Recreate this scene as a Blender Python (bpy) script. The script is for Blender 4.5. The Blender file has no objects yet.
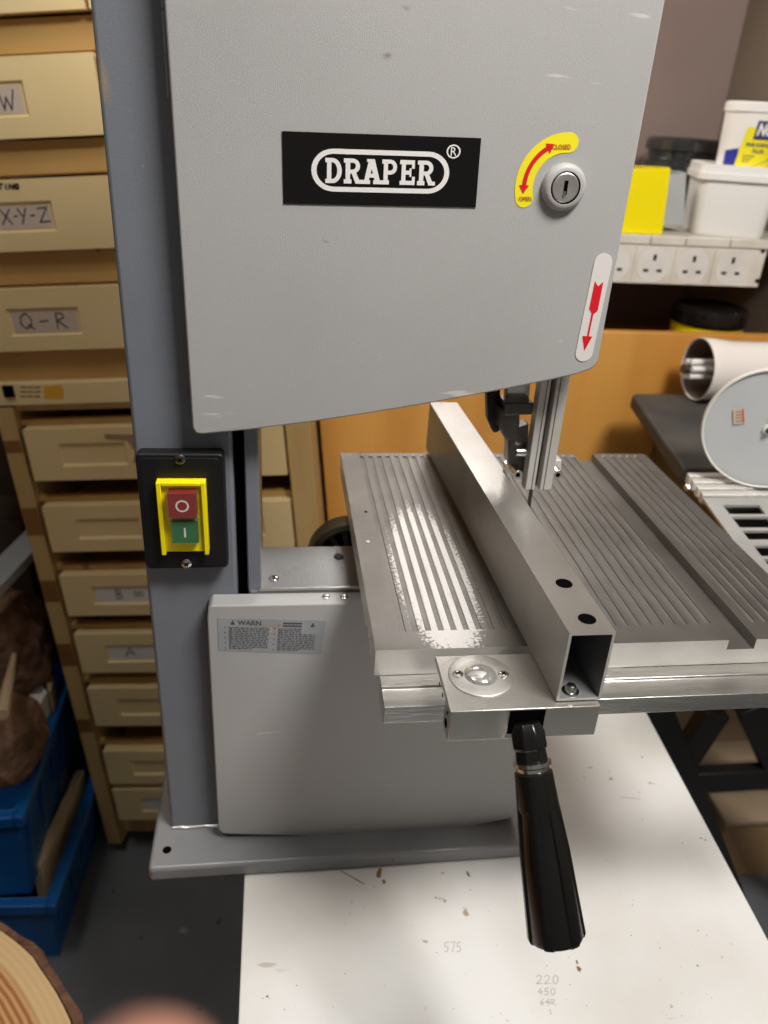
import bpy, bmesh, math, random
from mathutils import Vector, Matrix
random.seed(7)
C = bpy.context.scene.collection
V = Vector
R = math.radians

# ------------------------------------------------------------------ camera, world, lamps, exposure
CP = V((-0.0642, -0.4304, 0.3308)); FPX = 788.8
CX = V((0.9914, -0.1189, 0.0548)); CY = V((-0.0063, -0.4613, -0.8872)); CZ = V((0.1308, 0.8792, -0.4581))
cam = bpy.data.cameras.new('camera'); camo = bpy.data.objects.new('camera', cam); C.objects.link(camo)
cam.sensor_width = 36; cam.lens = FPX * 36 / 1024; cam.clip_start = .005
m3 = Matrix((CX, -CY, -CZ)).transposed().normalized()
camo.matrix_world = Matrix.Translation(CP) @ m3.to_4x4()
cam.dof.use_dof = True; cam.dof.focus_distance = .54; cam.dof.aperture_fstop = cam.lens / 4.0
sc = bpy.context.scene; sc.camera = camo
sc.view_settings.view_transform = 'Standard'; sc.view_settings.look = 'None'
sc.view_settings.gamma = 1; sc.view_settings.use_curve_mapping = False
sc.view_settings.exposure = -0.08
w = bpy.data.worlds.new('world'); sc.world = w; w.use_nodes = True
w.node_tree.nodes['Background'].inputs[0].default_value = (1, .95, .88, 1)
w.node_tree.nodes['Background'].inputs[1].default_value = .16

def area(name, loc, size, size_y, power, col, target):
    l = bpy.data.lights.new(name, 'AREA'); l.shape = 'RECTANGLE'; l.size = size; l.size_y = size_y
    l.energy = power; l.color = col
    o = bpy.data.objects.new(name, l); C.objects.link(o); o.location = loc
    o.rotation_euler = (V(target) - V(loc)).to_track_quat('-Z', 'Y').to_euler()
area('ceiling_lamp_near', (.47, -.46, 1.38), .50, .42, 44, (1, .965, .92), (.1, .1, 0))
area('cabinet_fill_light', (-.62, .12, 1.38), .5, .25, 6.5, (1, .965, .92), (0, .2, .1))  # added fill, no such lamp seen: brightens the drawer cabinets
area('table_glint_light', (.24, 1.15, .66), .30, .26, 3.6, (1, .97, .93), (.1, .1, .0))  # added unseen light, placed to put highlights on the saw table ribs

def at(px, py, ax, val):
    """point where the line of sight through a photograph point meets the plane axis=val"""
    d = CX * ((px - 384) / FPX) + CY * ((py - 512) / FPX) + CZ
    return CP + d * ((val - CP[ax]) / d[ax])

# ------------------------------------------------------------------ materials
MT = {}
def mat(name, col, rough=.5, metal=0, col2=None, nscale=8, amt=.5, bump=0, bscale=60, stretch=(1, 1, 1),
        rnoise=0, spots=None, trans=0, coat=0, alpha=1, lo=.4, hi=.65, dist=.1):
    m = bpy.data.materials.new(name); m.use_nodes = True; nt = m.node_tree; N = nt.nodes; L = nt.links
    b = N['Principled BSDF']; b.inputs['Base Color'].default_value = (*col, 1)
    b.inputs['Roughness'].default_value = rough; b.inputs['Metallic'].default_value = metal
    b.inputs['Transmission Weight'].default_value = trans; b.inputs['Coat Weight'].default_value = coat
    b.inputs['Alpha'].default_value = alpha
    tc = N.new('ShaderNodeTexCoord'); mp = N.new('ShaderNodeMapping'); mp.inputs['Scale'].default_value = stretch
    L.new(tc.outputs['Object'], mp.inputs[0])
    last = None
    if col2:
        n = N.new('ShaderNodeTexNoise'); n.inputs['Scale'].default_value = nscale; n.inputs['Detail'].default_value = 6
        L.new(mp.outputs[0], n.inputs[0])
        r = N.new('ShaderNodeValToRGB'); r.color_ramp.elements[0].position = lo; r.color_ramp.elements[1].position = hi
        r.color_ramp.elements[0].color = (*col, 1); r.color_ramp.elements[1].color = (*[a + (c - a) * amt for a, c in zip(col, col2)], 1)
        L.new(n.outputs[0], r.inputs[0]); last = r.outputs[0]
    if spots:
        for (sc_, th, scol, st) in spots:
            n = N.new('ShaderNodeTexNoise'); n.inputs['Scale'].default_value = sc_; n.inputs['Detail'].default_value = 3
            mp2 = N.new('ShaderNodeMapping'); mp2.inputs['Scale'].default_value = st; mp2.inputs['Rotation'].default_value = (0, .5, .4)
            L.new(tc.outputs['Object'], mp2.inputs[0]); L.new(mp2.outputs[0], n.inputs[0])
            r = N.new('ShaderNodeValToRGB'); r.color_ramp.elements[0].position = th; r.color_ramp.elements[1].position = th + .035
            L.new(n.outputs[0], r.inputs[0])
            mx = N.new('ShaderNodeMix'); mx.data_type = 'RGBA'
            L.new(r.outputs[0], mx.inputs[0])
            if last: L.new(last, mx.inputs[6])
            else: mx.inputs[6].default_value = (*col, 1)
            mx.inputs[7].default_value = (*scol, 1); last = mx.outputs[2]
    if last: L.new(last, b.inputs['Base Color'])
    if rnoise:
        n = N.new('ShaderNodeTexNoise'); n.inputs['Scale'].default_value = 25; L.new(mp.outputs[0], n.inputs[0])
        r = N.new('ShaderNodeMapRange'); r.inputs[3].default_value = max(.03, rough - rnoise); r.inputs[4].default_value = rough + rnoise
        L.new(n.outputs[0], r.inputs[0]); L.new(r.outputs[0], b.inputs['Roughness'])
    if bump:
        n = N.new('ShaderNodeTexNoise'); n.inputs['Scale'].default_value = bscale; n.inputs['Detail'].default_value = 3
        L.new(mp.outputs[0], n.inputs[0])
        bp = N.new('ShaderNodeBump'); bp.inputs['Strength'].default_value = bump; bp.inputs['Distance'].default_value = dist * .01
        L.new(n.outputs[0], bp.inputs['Height']); L.new(bp.outputs[0], b.inputs['Normal'])
    MT[name] = m; return m

mat('paint_door', (.43, .425, .42), .38, 0, (.37, .365, .36), 5, .6, .3, 1500, rnoise=.05,
    spots=[(16, .705, (.58, .57, .55), (1, 1, 6)), (22, .73, (.24, .21, .18), (1, 1, 2))])
mat('paint_column', (.17, .185, .215), .32, 0, (.21, .22, .245), 6, .7, .25, 1200, rnoise=.06,
    spots=[(45, .74, (.42, .42, .42), (1, 1, 1)), (9, .72, (.34, .27, .17), (1, 1, 1))])
mat('paint_frame', (.22, .225, .235), .3, .15, (.29, .29, .295), 10, .6, .2, 500, rnoise=.08,
    spots=[(30, .70, (.16, .13, .10), (1, 1, 1))])
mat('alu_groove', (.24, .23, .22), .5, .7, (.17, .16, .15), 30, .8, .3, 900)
mat('alu_rib', (.86, .85, .83), .30, .9, (.50, .48, .46), 60, .8, .6, 1800, lo=.5, hi=.62, rnoise=.1)
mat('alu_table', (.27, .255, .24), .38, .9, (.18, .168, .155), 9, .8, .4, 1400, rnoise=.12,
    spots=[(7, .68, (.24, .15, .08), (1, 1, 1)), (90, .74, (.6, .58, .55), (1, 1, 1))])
mat('alu_cut', (.74, .72, .68), .3, .35, (.55, .53, .49), 14, .7, .25, 300, (1, 1, 1), rnoise=.1)
mat('alu_rail', (.62, .61, .59), .3, .9, (.45, .44, .42), 7, .8, .2, 60, (1, 12, 12), rnoise=.08)
mat('fence_grey', (.50, .48, .45), .33, .75, (.38, .36, .33), 12, .8, .25, 500, rnoise=.07,
    spots=[(26, .70, (.18, .14, .10), (1, 1, 1))])
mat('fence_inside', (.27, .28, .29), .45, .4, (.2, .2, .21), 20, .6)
mat('chrome', (.75, .74, .72), .18, 1, rnoise=.06)
mat('lens', (.80, .79, .77), .10, .8)
mat('turned_alu', (.66, .65, .62), .38, .85, (.48, .46, .43), 60, .8, .2, 1200)
mat('dark_steel', (.16, .15, .14), .35, .8, (.08, .07, .06), 30, .8, .2, 200)
mat('grip_black', (.005, .005, .005), .27, 0, bump=.1, bscale=600)
mat('black_plastic', (.009, .009, .010), .42, 0, rnoise=.06, bump=.15, bscale=500)
mat('gloss_black', (.008, .007, .007), .12, 0, spots=[(40, .72, (.09, .07, .06), (1, 1, 1))])
mat('black', (.003, .003, .003), .9)
MT['black'].node_tree.nodes['Principled BSDF'].inputs['Specular IOR Level'].default_value = 0
mat('white_ink', (.82, .80, .78), .4)
mat('yellow', (.95, .78, .0), .35)
mat('yellow_label', (.9, .78, .02), .4)
mat('amber', (.80, .42, .03), .5)
mat('red_ink', (.70, .01, .02), .4)
mat('orange_ink', (.45, .16, .01), .5)
mat('red_button', (.24, .018, .02), .25, coat=.4)
mat('green_button', (.02, .17, .06), .25, coat=.4)
mat('clear_cover', (.95, .75, .62), .12, 0, trans=.9, alpha=.16)
mat('label_grey', (.30, .32, .34), .4, 0, (.36, .37, .38), 40, .6)
mat('pill_white', (.74, .71, .69), .35)
mat('label_ink', (.07, .07, .08), .6)
mat('torn_paper', (.55, .5, .44), .8, 0, (.3, .2, .12), 90, .8)
mat('bench_white', (.80, .795, .78), .42, 0, (.68, .65, .60), 6, .7, .1, 80,
    spots=[(55, .715, (.42, .34, .26), (1, 1, 1)), (18, .73, (.55, .50, .44), (1, 4, 1)), (130, .73, (.10, .08, .07), (1, 1, 1))])
mat('bench_side', (.30, .22, .14), .7, 0, (.5, .45, .4), 30, .5)
mat('pencil', (.42, .41, .41), .8)
mat('pencil_dark', (.05, .05, .07), .7)
mat('rust_mark', (.30, .15, .04), .8, 0, (.08, .05, .03), 80, .8)
mat('orange_wood', (.68, .33, .075), .38, 0, (.58, .26, .05), 2.2, .9, .1, 20, (7, 1, .45))
mat('cream', (.88, .70, .38), .45, 0, (.80, .61, .30), 3, .8, .1, 60, spots=[(28, .74, (.25, .17, .08), (1, 1, 1))])
mat('tan', (.56, .35, .12), .5, 0, (.49, .29, .095), 6, .8, spots=[(22, .73, (.2, .12, .05), (1, 1, 1))])
mat('tan_wood', (.60, .41, .17), .55, 0, (.50, .33, .13), 5, .8, .2, 30, (6, 6, .6))
mat('brown_tape', (.24, .12, .035), .35)
mat('paper', (.62, .51, .42), .8, 0, (.56, .46, .37), 12, .6)
mat('paper_white', (.78, .76, .73), .8)
mat('glue_stain', (.38, .26, .15), .7, 0, (.30, .2, .11), 40, .8)
mat('floor_grey', (.17, .185, .20), .6, 0, (.12, .13, .145), 5, .8, .3, 40, spots=[(16, .70, (.30, .31, .31), (1, 1, 1)), (35, .72, (.04, .03, .02), (1, 1, 1))])
mat('wall_brown', (.23, .165, .145), .7, 0, (.26, .19, .165), 3, .8, .1, 30)
mat('wall_side', (.20, .165, .13), .7, 0, (.23, .19, .15), 3, .8)
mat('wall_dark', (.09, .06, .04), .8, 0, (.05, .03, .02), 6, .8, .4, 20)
mat('ceiling_white', (.7, .68, .64), .8)
mat('shelf_white', (.52, .49, .44), .5, 0, (.38, .34, .28), 12, .8)
mat('socket_white', (.74, .70, .63), .4, 0, (.58, .52, .43), 18, .7, spots=[(50, .70, (.30, .24, .17), (1, 1, 1))])
mat('socket_clean', (.74, .71, .67), .35, 0, (.6, .56, .5), 25, .6)
mat('tub_white', (.88, .86, .83), .35)
mat('blue_ink', (.02, .03, .30), .4)
mat('navy_ink', (.04, .04, .12), .4)
mat('grey_box', (.42, .44, .45), .45)
mat('dark_glass', (.03, .032, .033), .12, 0, alpha=.9, coat=.5)
mat('slab_black', (.045, .042, .040), .6, 0, (.075, .068, .06), 12, .8, .3, 60, rnoise=.08)
mat('disc_grey', (.52, .54, .55), .45, 0, (.46, .48, .49), 8, .6)
mat('rim_white', (.78, .76, .71), .35)
mat('tube_white', (.82, .76, .71), .25, coat=.3)
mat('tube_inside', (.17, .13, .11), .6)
mat('cast_alu', (.55, .54, .52), .4, .5, (.45, .44, .42), 12, .7)
mat('stand_black', (.010, .009, .009), .4)
mat('box_tan', (.42, .27, .13), .7, 0, (.34, .21, .1), 8, .7)
mat('plank_beige', (.50, .38, .25), .6, 0, (.42, .31, .2), 5, .7)
mat('pine', (.80, .62, .38), .6, 0, (.70, .52, .30), 12, .7)
mat('crate_blue', (.006, .12, .40), .38, 0, (.004, .08, .28), 10, .6)
mat('plastic_film', (.42, .41, .40), .15, 0, (.06, .06, .06), 22, .9, .9, 40, dist=.6)
mat('burl', (.26, .14, .08), .8, 0, (.09, .045, .025), 18, .9, .9, 45, dist=1.5, spots=[(8, .70, (.38, .2, .09), (1, 1, 1))])
mat('bark', (.18, .085, .045), .9, 0, (.07, .03, .015), 30, .9, .9, 60, dist=1.5)
mat('skin', (.36, .17, .12), .5, 0, (.40, .21, .155), 30, .6)  # darkened base colour holds the shade of the unseen phone on the finger
MT['skin'].node_tree.nodes['Principled BSDF'].inputs['Subsurface Weight'].default_value = .2
MT['skin'].node_tree.nodes['Principled BSDF'].inputs['Subsurface Radius'].default_value = (.01, .004, .002)
mat('nail', (.75, .50, .42), .25)
mat('sleeve', (.05, .06, .09), .9, bump=.3, bscale=500)
for n_ in ('black_plastic', 'gloss_black', 'slab_black'): MT[n_].node_tree.nodes['Principled BSDF'].inputs['Specular IOR Level'].default_value = .3
def painted_highlight(name, cx, cy, rx, ry):
    # lamp highlight on the left ribs painted into the base colour: speckled at its border
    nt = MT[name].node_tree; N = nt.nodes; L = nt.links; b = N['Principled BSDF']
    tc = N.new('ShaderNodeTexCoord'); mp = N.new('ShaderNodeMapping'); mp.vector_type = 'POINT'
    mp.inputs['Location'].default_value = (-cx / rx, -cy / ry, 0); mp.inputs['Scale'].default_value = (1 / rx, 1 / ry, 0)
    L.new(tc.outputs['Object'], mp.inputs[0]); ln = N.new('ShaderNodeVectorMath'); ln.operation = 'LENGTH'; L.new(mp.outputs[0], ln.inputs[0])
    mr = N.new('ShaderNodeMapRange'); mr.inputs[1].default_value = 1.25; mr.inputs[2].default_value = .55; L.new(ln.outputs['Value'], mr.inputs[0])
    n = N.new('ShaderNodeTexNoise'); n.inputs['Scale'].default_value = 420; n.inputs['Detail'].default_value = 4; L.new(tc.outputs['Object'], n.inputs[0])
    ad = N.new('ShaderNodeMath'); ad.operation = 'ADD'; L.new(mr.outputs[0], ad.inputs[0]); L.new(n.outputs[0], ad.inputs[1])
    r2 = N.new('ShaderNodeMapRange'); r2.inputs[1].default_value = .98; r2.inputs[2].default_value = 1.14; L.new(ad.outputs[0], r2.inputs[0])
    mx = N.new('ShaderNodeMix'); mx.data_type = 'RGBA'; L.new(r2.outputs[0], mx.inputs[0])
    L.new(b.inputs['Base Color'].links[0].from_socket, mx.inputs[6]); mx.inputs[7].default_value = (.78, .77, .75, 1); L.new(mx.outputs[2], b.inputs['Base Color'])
painted_highlight('alu_table', .056, .10, .034, .13)
def rings():
    m = mat('log_rings', (.62, .40, .18), .6); N = m.node_tree.nodes; L = m.node_tree.links
    tc = N.new('ShaderNodeTexCoord'); wv = N.new('ShaderNodeTexWave'); wv.wave_type = 'RINGS'; wv.rings_direction = 'Z'
    wv.inputs['Scale'].default_value = 42; wv.inputs['Distortion'].default_value = 1.2; wv.inputs['Detail'].default_value = 3
    wv.inputs['Detail Scale'].default_value = .6
    L.new(tc.outputs['Object'], wv.inputs[0])
    r = N.new('ShaderNodeValToRGB'); r.color_ramp.elements[0].color = (.30, .11, .035, 1); r.color_ramp.elements[1].color = (.60, .33, .13, 1)
    L.new(wv.outputs['Fac'], r.inputs[0])
    # paler sapwood near the bark
    ln = N.new('ShaderNodeVectorMath'); ln.operation = 'LENGTH'; sp = N.new('ShaderNodeVectorMath'); sp.operation = 'MULTIPLY'; sp.inputs[1].default_value = (1, 1, 0)
    L.new(tc.outputs['Object'], sp.inputs[0]); L.new(sp.outputs[0], ln.inputs[0])
    mr = N.new('ShaderNodeMapRange'); mr.inputs[1].default_value = .340; mr.inputs[2].default_value = .346; L.new(ln.outputs['Value'], mr.inputs[0])
    mx = N.new('ShaderNodeMix'); mx.data_type = 'RGBA'; mx.inputs[7].default_value = (.66, .47, .24, 1)
    mf = N.new('ShaderNodeMath'); mf.operation = 'MULTIPLY'; mf.inputs[1].default_value = .8; L.new(mr.outputs[0], mf.inputs[0])
    L.new(mf.outputs[0], mx.inputs[0]); L.new(r.outputs[0], mx.inputs[6]); L.new(mx.outputs[2], N['Principled BSDF'].inputs['Base Color'])
rings()

# ------------------------------------------------------------------ mesh helpers
class MB:
    def __init__(s): s.v = []; s.f = []; s.m = []; s.mats = []
    def mi(s, name):
        if name not in s.mats: s.mats.append(name)
        return s.mats.index(name)
    def add(s, vs, fs, mname):
        k = len(s.v); i = s.mi(mname); s.v += [tuple(x) for x in vs]
        for f in fs: s.f.append([a + k for a in f]); s.m.append(i)
        return s
    def prism(s, pts, ext, mname, cap0=True):
        """polygon of 3-D points pushed along ext"""
        n = len(pts); a = [V(p) for p in pts]; b = [p + V(ext) for p in a]
        fs = [list(range(n))] + [list(range(2 * n - 1, n - 1, -1))] + [[i, i + n, (i + 1) % n + n, (i + 1) % n] for i in range(n)]
        nn = sum(((a[i] - a[0]).cross(a[(i + 1) % n] - a[0]) for i in range(n)), V())
        if nn.dot(V(ext)) > 0: fs = [f[::-1] for f in fs]
        return s.add(a + b, fs, mname)
    def box(s, p0, p1, mname):
        x0, y0, z0 = p0; x1, y1, z1 = p1
        return s.prism([(x0, y0, z0), (x1, y0, z0), (x1, y1, z0), (x0, y1, z0)], (0, 0, z1 - z0), mname)
    def cyl(s, p0, p1, r0, r1, mname, n=24, caps=True):
        return s.lathe(p0, V(p1) - V(p0), [(0, r0), ((V(p1) - V(p0)).length, r1)], mname, n, caps)
    def lathe(s, o, ax, prof, mname, n=32, caps=True, sx=1):
        o = V(o); ax = V(ax).normalized(); u = ax.orthogonal().normalized()
        if abs(ax.z) < .9: u = V((0, 0, 1)).cross(ax).normalized()
        w_ = ax.cross(u); vs = []
        for (h, r) in prof:
            for k in range(n):
                a = 2 * math.pi * k / n; vs.append(o + ax * h + (u * math.cos(a) * sx + w_ * math.sin(a)) * r)
        fs = []
        for j in range(len(prof) - 1):
            for k in range(n): fs.append([j * n + k, j * n + (k + 1) % n, (j + 1) * n + (k + 1) % n, (j + 1) * n + k])
        if caps: fs += [list(range(n))[::-1], list(range((len(prof) - 1) * n, len(prof) * n))]
        return s.add(vs, fs, mname)
    def fan(s, pts, mname): return s.add(pts, [list(range(len(pts)))], mname)
    def each(s, name, parent=None, **k):
        """every connected piece becomes a part of its own"""
        up_ = list(range(len(s.v)))
        def fd(a):
            while up_[a] != a: up_[a] = up_[up_[a]]; a = up_[a]
            return a
        for f in s.f:
            for a in f[1:]: up_[fd(a)] = fd(f[0])
        g = {}
        for f, m in zip(s.f, s.m): g.setdefault(fd(f[0]), []).append((f, m))
        out = []
        for fl in g.values():
            ids = sorted({a for f, _ in fl for a in f}); ix = {a: i for i, a in enumerate(ids)}; b = MB()
            b.v = [s.v[a] for a in ids]; b.mats = list(s.mats); b.f = [[ix[a] for a in f] for f, _ in fl]; b.m = [m for _, m in fl]
            out.append(b.build(name, parent, **k))
        return out
    def build(s, name, parent=None, bevel=0, seg=2, smooth=True, mtx=None):
        me = bpy.data.meshes.new(name); me.from_pydata(s.v, [], s.f); me.update()
        for mn in s.mats: me.materials.append(MT[mn])
        me.polygons.foreach_set('material_index', s.m)
        if smooth:
            me.polygons.foreach_set('use_smooth', [True] * len(me.polygons))
            try: me.set_sharp_from_angle(angle=R(32))
            except Exception: pass
        o = bpy.data.objects.new(name, me); C.objects.link(o)
        if mtx: o.matrix_world = mtx
        if parent: o.parent = parent
        if bevel:
            md = o.modifiers.new('b', 'BEVEL'); md.width = bevel; md.segments = seg; md.limit_method = 'ANGLE'; md.angle_limit = R(40)
        return o

def tag(o, label=None, cat=None, group=None, kind=None):
    if label: o['label'] = label
    if cat: o['category'] = cat
    if group: o['group'] = group
    if kind: o['kind'] = kind
    return o
def thing(name, label, cat, group=None, loc=(0, 0, 0), mtx=None):
    o = bpy.data.objects.new(name, None); C.objects.link(o); o.empty_display_size = .05
    if mtx: o.matrix_world = mtx
    else: o.location = loc
    return tag(o, label, cat, group)
def off(parent, loc):
    """all parts are written in world coordinates: shift them under an Empty that stands at loc"""
    bpy.context.view_layer.update()
    for c in parent.children: c.location = c.location - V(loc)
def ptsY(px, y): return [at(a, b, 1, y) for a, b in px]
def ptsZ(px, z): return [at(a, b, 2, z) for a, b in px]
def rr(x0, z0, x1, z1, r, y, n=6):
    out = []
    for (cx, cz, a0) in ((x1 - r, z0 + r, -90), (x1 - r, z1 - r, 0), (x0 + r, z1 - r, 90), (x0 + r, z0 + r, 180)):
        for k in range(n + 1):
            a = R(a0 + 90 * k / n); out.append(V((cx + r * math.cos(a), y, cz + r * math.sin(a))))
    return out
def ribbon(mb, pts, wd, nrm, mname, lift=0):
    pts = [V(p) for p in pts]; nrm = V(nrm)
    for a, b in zip(pts, pts[1:]):
        d = (b - a)
        if d.length < 1e-7: continue
        s = d.normalized().cross(nrm) * wd / 2; e = d.normalized() * wd * .3
        mb.fan([a - s - e + nrm * lift, a + s - e + nrm * lift, b + s + e + nrm * lift, b - s + e + nrm * lift], mname)
def quadmap(c, nrm, lift):
    """c: four world corners tl,tr,br,bl -> function (s,t) with t downwards"""
    tl, tr, br, bl = [V(p) for p in c]
    return lambda s, t, e=0: (tl * (1 - s) + tr * s) * (1 - t) + (bl * (1 - s) + br * s) * t + V(nrm) * (lift + e)
def text(mb, fn, body, s0, s1, t0, t1, mname, e=0, shear=0, bold=0.0):
    """built-in lettering fitted to a rectangle of a label map"""
    cu = bpy.data.curves.new('t', 'FONT'); cu.body = body; cu.size = 1; cu.offset = bold; cu.resolution_u = 3; cu.shear = shear
    ob = bpy.data.objects.new('t', cu); me = bpy.data.meshes.new_from_object(ob)
    xs = [v.co.x for v in me.vertices]; ys = [v.co.y for v in me.vertices]
    if xs:
        x0, x1, y0, y1 = min(xs), max(xs), min(ys), max(ys)
        vs = [fn(s0 + (s1 - s0) * (v.co.x - x0) / (x1 - x0), t1 + (t0 - t1) * (v.co.y - y0) / (y1 - y0), e) for v in me.vertices]
        mb.add(vs, [list(p.vertices) for p in me.polygons], mname)
    bpy.data.objects.remove(ob); bpy.data.meshes.remove(me); bpy.data.curves.remove(cu)
# handwriting: strokes on a 1x1 cell, y down
GL = {'W': [[(0, 0), (.22, 1), (.45, .35), (.68, 1), (1, 0)]], 'X': [[(0, 0), (1, 1)], [(1, 0), (0, 1)]],
      'Y': [[(0, 0), (.45, .5)], [(1, 0), (.3, 1)]], 'Z': [[(0, .05), (.9, 0), (.05, .95), (1, .9)]],
      '-': [[(.1, .5), (.9, .47)]], 'A': [[(0, 1), (.5, 0), (1, 1)], [(.1, .65), (.9, .6)]],
      'Q': [[(.5, 0), (.1, .25), (.05, .7), (.45, .98), (.85, .8), (.95, .35), (.6, .02), (.4, 0)], [(.6, .7), (1.05, 1.05)]],
      'R': [[(.1, 1), (.15, 0), (.7, .05), (.8, .3), (.2, .5), (1, 1)]], 'B': [[(.1, 1), (.12, 0), (.7, .1), (.7, .38), (.15, .48), (.85, .6), (.8, .92), (.1, 1)]],
      '2': [[(.05, .2), (.4, 0), (.8, .15), (.7, .5), (.05, .98), (1, .93)]], '5': [[(.9, 0), (.2, .05), (.15, .45), (.7, .45), (.85, .75), (.5, 1), (.05, .9)]],
      '7': [[(.05, .05), (.95, 0), (.4, 1)]], '0': [[(.5, 0), (.1, .3), (.15, .8), (.5, 1), (.9, .7), (.85, .2), (.5, 0)]],
      '4': [[(.6, 0), (.05, .6), (.95, .55)], [(.65, .3), (.6, 1)]], '6': [[(.7, 0), (.15, .5), (.3, 1), (.8, .85), (.6, .5), (.15, .65)]],
      '9': [[(.8, .3), (.3, .5), (.15, .2), (.5, 0), (.8, .15), (.7, 1)]], '8': [[(.5, .45), (.15, .2), (.5, 0), (.85, .2), (.5, .45), (.1, .75), (.5, 1), (.9, .75), (.5, .45)]],
      'N': [[(0, 1), (.1, 0), (.9, 1), (1, 0)]], 'S': [[(.9, .1), (.3, 0), (.15, .35), (.8, .6), (.7, 1), (.05, .9)]],
      'T': [[(0, 0), (1, 0)], [(.5, 0), (.5, 1)]], 'I': [[(.5, 0), (.5, 1)]], 'G': [[(.9, .15), (.4, 0), (.05, .5), (.4, 1), (.9, .85), (.9, .55), (.55, .55)]]}
def write(mb, fn, body, s0, t0, cw, ch, wd, mname, nrm, gap=.25, e=0):
    for k, c in enumerate(body):
        for st in GL.get(c, []):
            ribbon(mb, [fn(s0 + (k * (1 + gap) + x) * cw, t0 + y * ch, e) for x, y in st], wd, nrm, mname)

# ------------------------------------------------------------------ the room
FZ = -1.07; WY = 1.2; WX = 1.25
def struct(mb, name, **k): return tag(mb.build(name, smooth=False, **k), kind='structure')
struct(MB().box((-1.3, -2.6, FZ - .05), (1.6, WY + .1, FZ), 'floor_grey'), 'floor')
struct(MB().box((-1.3, WY, FZ), (WX + .1, WY + .1, 1.42), 'wall_brown'), 'wall_back')
struct(MB().box((WX, -1.4, FZ), (WX + .1, WY, 1.42), 'wall_side'), 'wall_right')
struct(MB().box((-1.3, -1.4, FZ), (-1.2, WY, 1.42), 'wall_dark'), 'wall_left')
struct(MB().box((-1.3, -2.6, 1.42), (1.6, WY + .1, 1.5), 'ceiling_white'), 'ceiling')

# ------------------------------------------------------------------ white workbench
BZ = -.336
t = thing('workbench', 'white painted bench top with pencil sums, the bandsaw standing on it', 'workbench', loc=(.15, .15, FZ))
top = [at(244.5, 875, 2, BZ), at(646, 712, 2, BZ), at(768, 940, 2, BZ)]
xl = top[0].x; e_dir = (top[2] - top[1]).normalized()
tr_ = top[1] - e_dir * .26; br_ = top[2] + e_dir * .25
mb = MB().prism([V((xl, -.27, BZ)), V((br_.x, -.27, BZ)), V((tr_.x, .55, BZ)), V((xl, .55, BZ))], (0, 0, -.028), 'bench_white')
mb.build('bench_top', t, bevel=.0012)
for (x, y) in ((xl + .05, -.2), (.33, -.2), (xl + .05, .48), (.35, .48)):
    MB().box((x - .025, y - .025, FZ), (x + .025, y + .025, BZ - .028), 'bench_side').build('leg', t, bevel=.003)
MB().box((xl + .03, -.2, BZ - .10), (.35, -.18, BZ - .028), 'bench_side').build('apron', t)
MB().box((xl + .03, .46, BZ - .10), (.35, .48, BZ - .028), 'bench_side').build('apron', t)
mb = MB(); fz = lambda s, q, e=0: at(s, q, 2, BZ + .0003 + e); up = (0, 0, 1)
write(mb, fz, '575', 444, 942, 5, 10, .0006, 'pencil', up)
mb.build('pencil_note', t, smooth=False); mb = MB()
write(mb, fz, '220', 536, 975, 6.5, 9, .0006, 'pencil', up)
write(mb, fz, '450', 538, 988, 5, 7, .0006, 'pencil', up)
write(mb, fz, '64', 540, 999, 4.5, 6, .0006, 'pencil', up); ribbon(mb, [fz(551, 1004), fz(551, 999), fz(555, 1000), fz(552, 1003), fz(556, 1005)], .0005, up, 'pencil')
mb.build('pencil_note', t, smooth=False)
mb = MB()
def blot(mb, x, y, rx, ry, mname, z=BZ + .0002, a=0):
    c = at(x, y, 2, z); pts = []
    for k in range(14):
        q = 2 * math.pi * k / 14; r = random.uniform(.6, 1.15)
        dx, dy = rx * r * math.cos(q), ry * r * math.sin(q)
        pts.append(c + V((dx * math.cos(a) - dy * math.sin(a), dx * math.sin(a) + dy * math.cos(a), 0)) * .001)
    mb.fan(pts, mname)
blot(mb, 379, 873, 3, 8, 'rust_mark', a=-.4); blot(mb, 384, 882, 2, 3, 'rust_mark'); blot(mb, 468, 874, 1.5, 4, 'rust_mark', a=.3)
blot(mb, 579, 969, 2, 3, 'rust_mark'); blot(mb, 577, 962, 1, 2, 'rust_mark'); blot(mb, 436, 898, 1.2, 1.2, 'rust_mark'); blot(mb, 642, 757, 1.2, 1.2, 'pencil_dark')
ribbon(mb, [fz(341, 871), fz(352, 877), fz(364, 884)], .001, up, 'rust_mark'); ribbon(mb, [fz(620, 797), fz(640, 799)], .0008, up, 'pencil')
for k in range(60):
    blot(mb, random.uniform(260, 720), random.uniform(880, 1020), random.uniform(.25, .8), random.uniform(.2, .6), random.choice(['rust_mark', 'pencil', 'pencil_dark']))
tag(mb.build('bench_stains', t, smooth=False), kind='stuff')
off(t, (.15, .15, FZ))

# ------------------------------------------------------------------ bandsaw
SAW = thing('bandsaw', 'grey steel bandsaw with black brand plate, standing on the white bench', 'bandsaw', loc=(0, .15, BZ))
YD = .12; YC = .138; YB = .235
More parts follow.
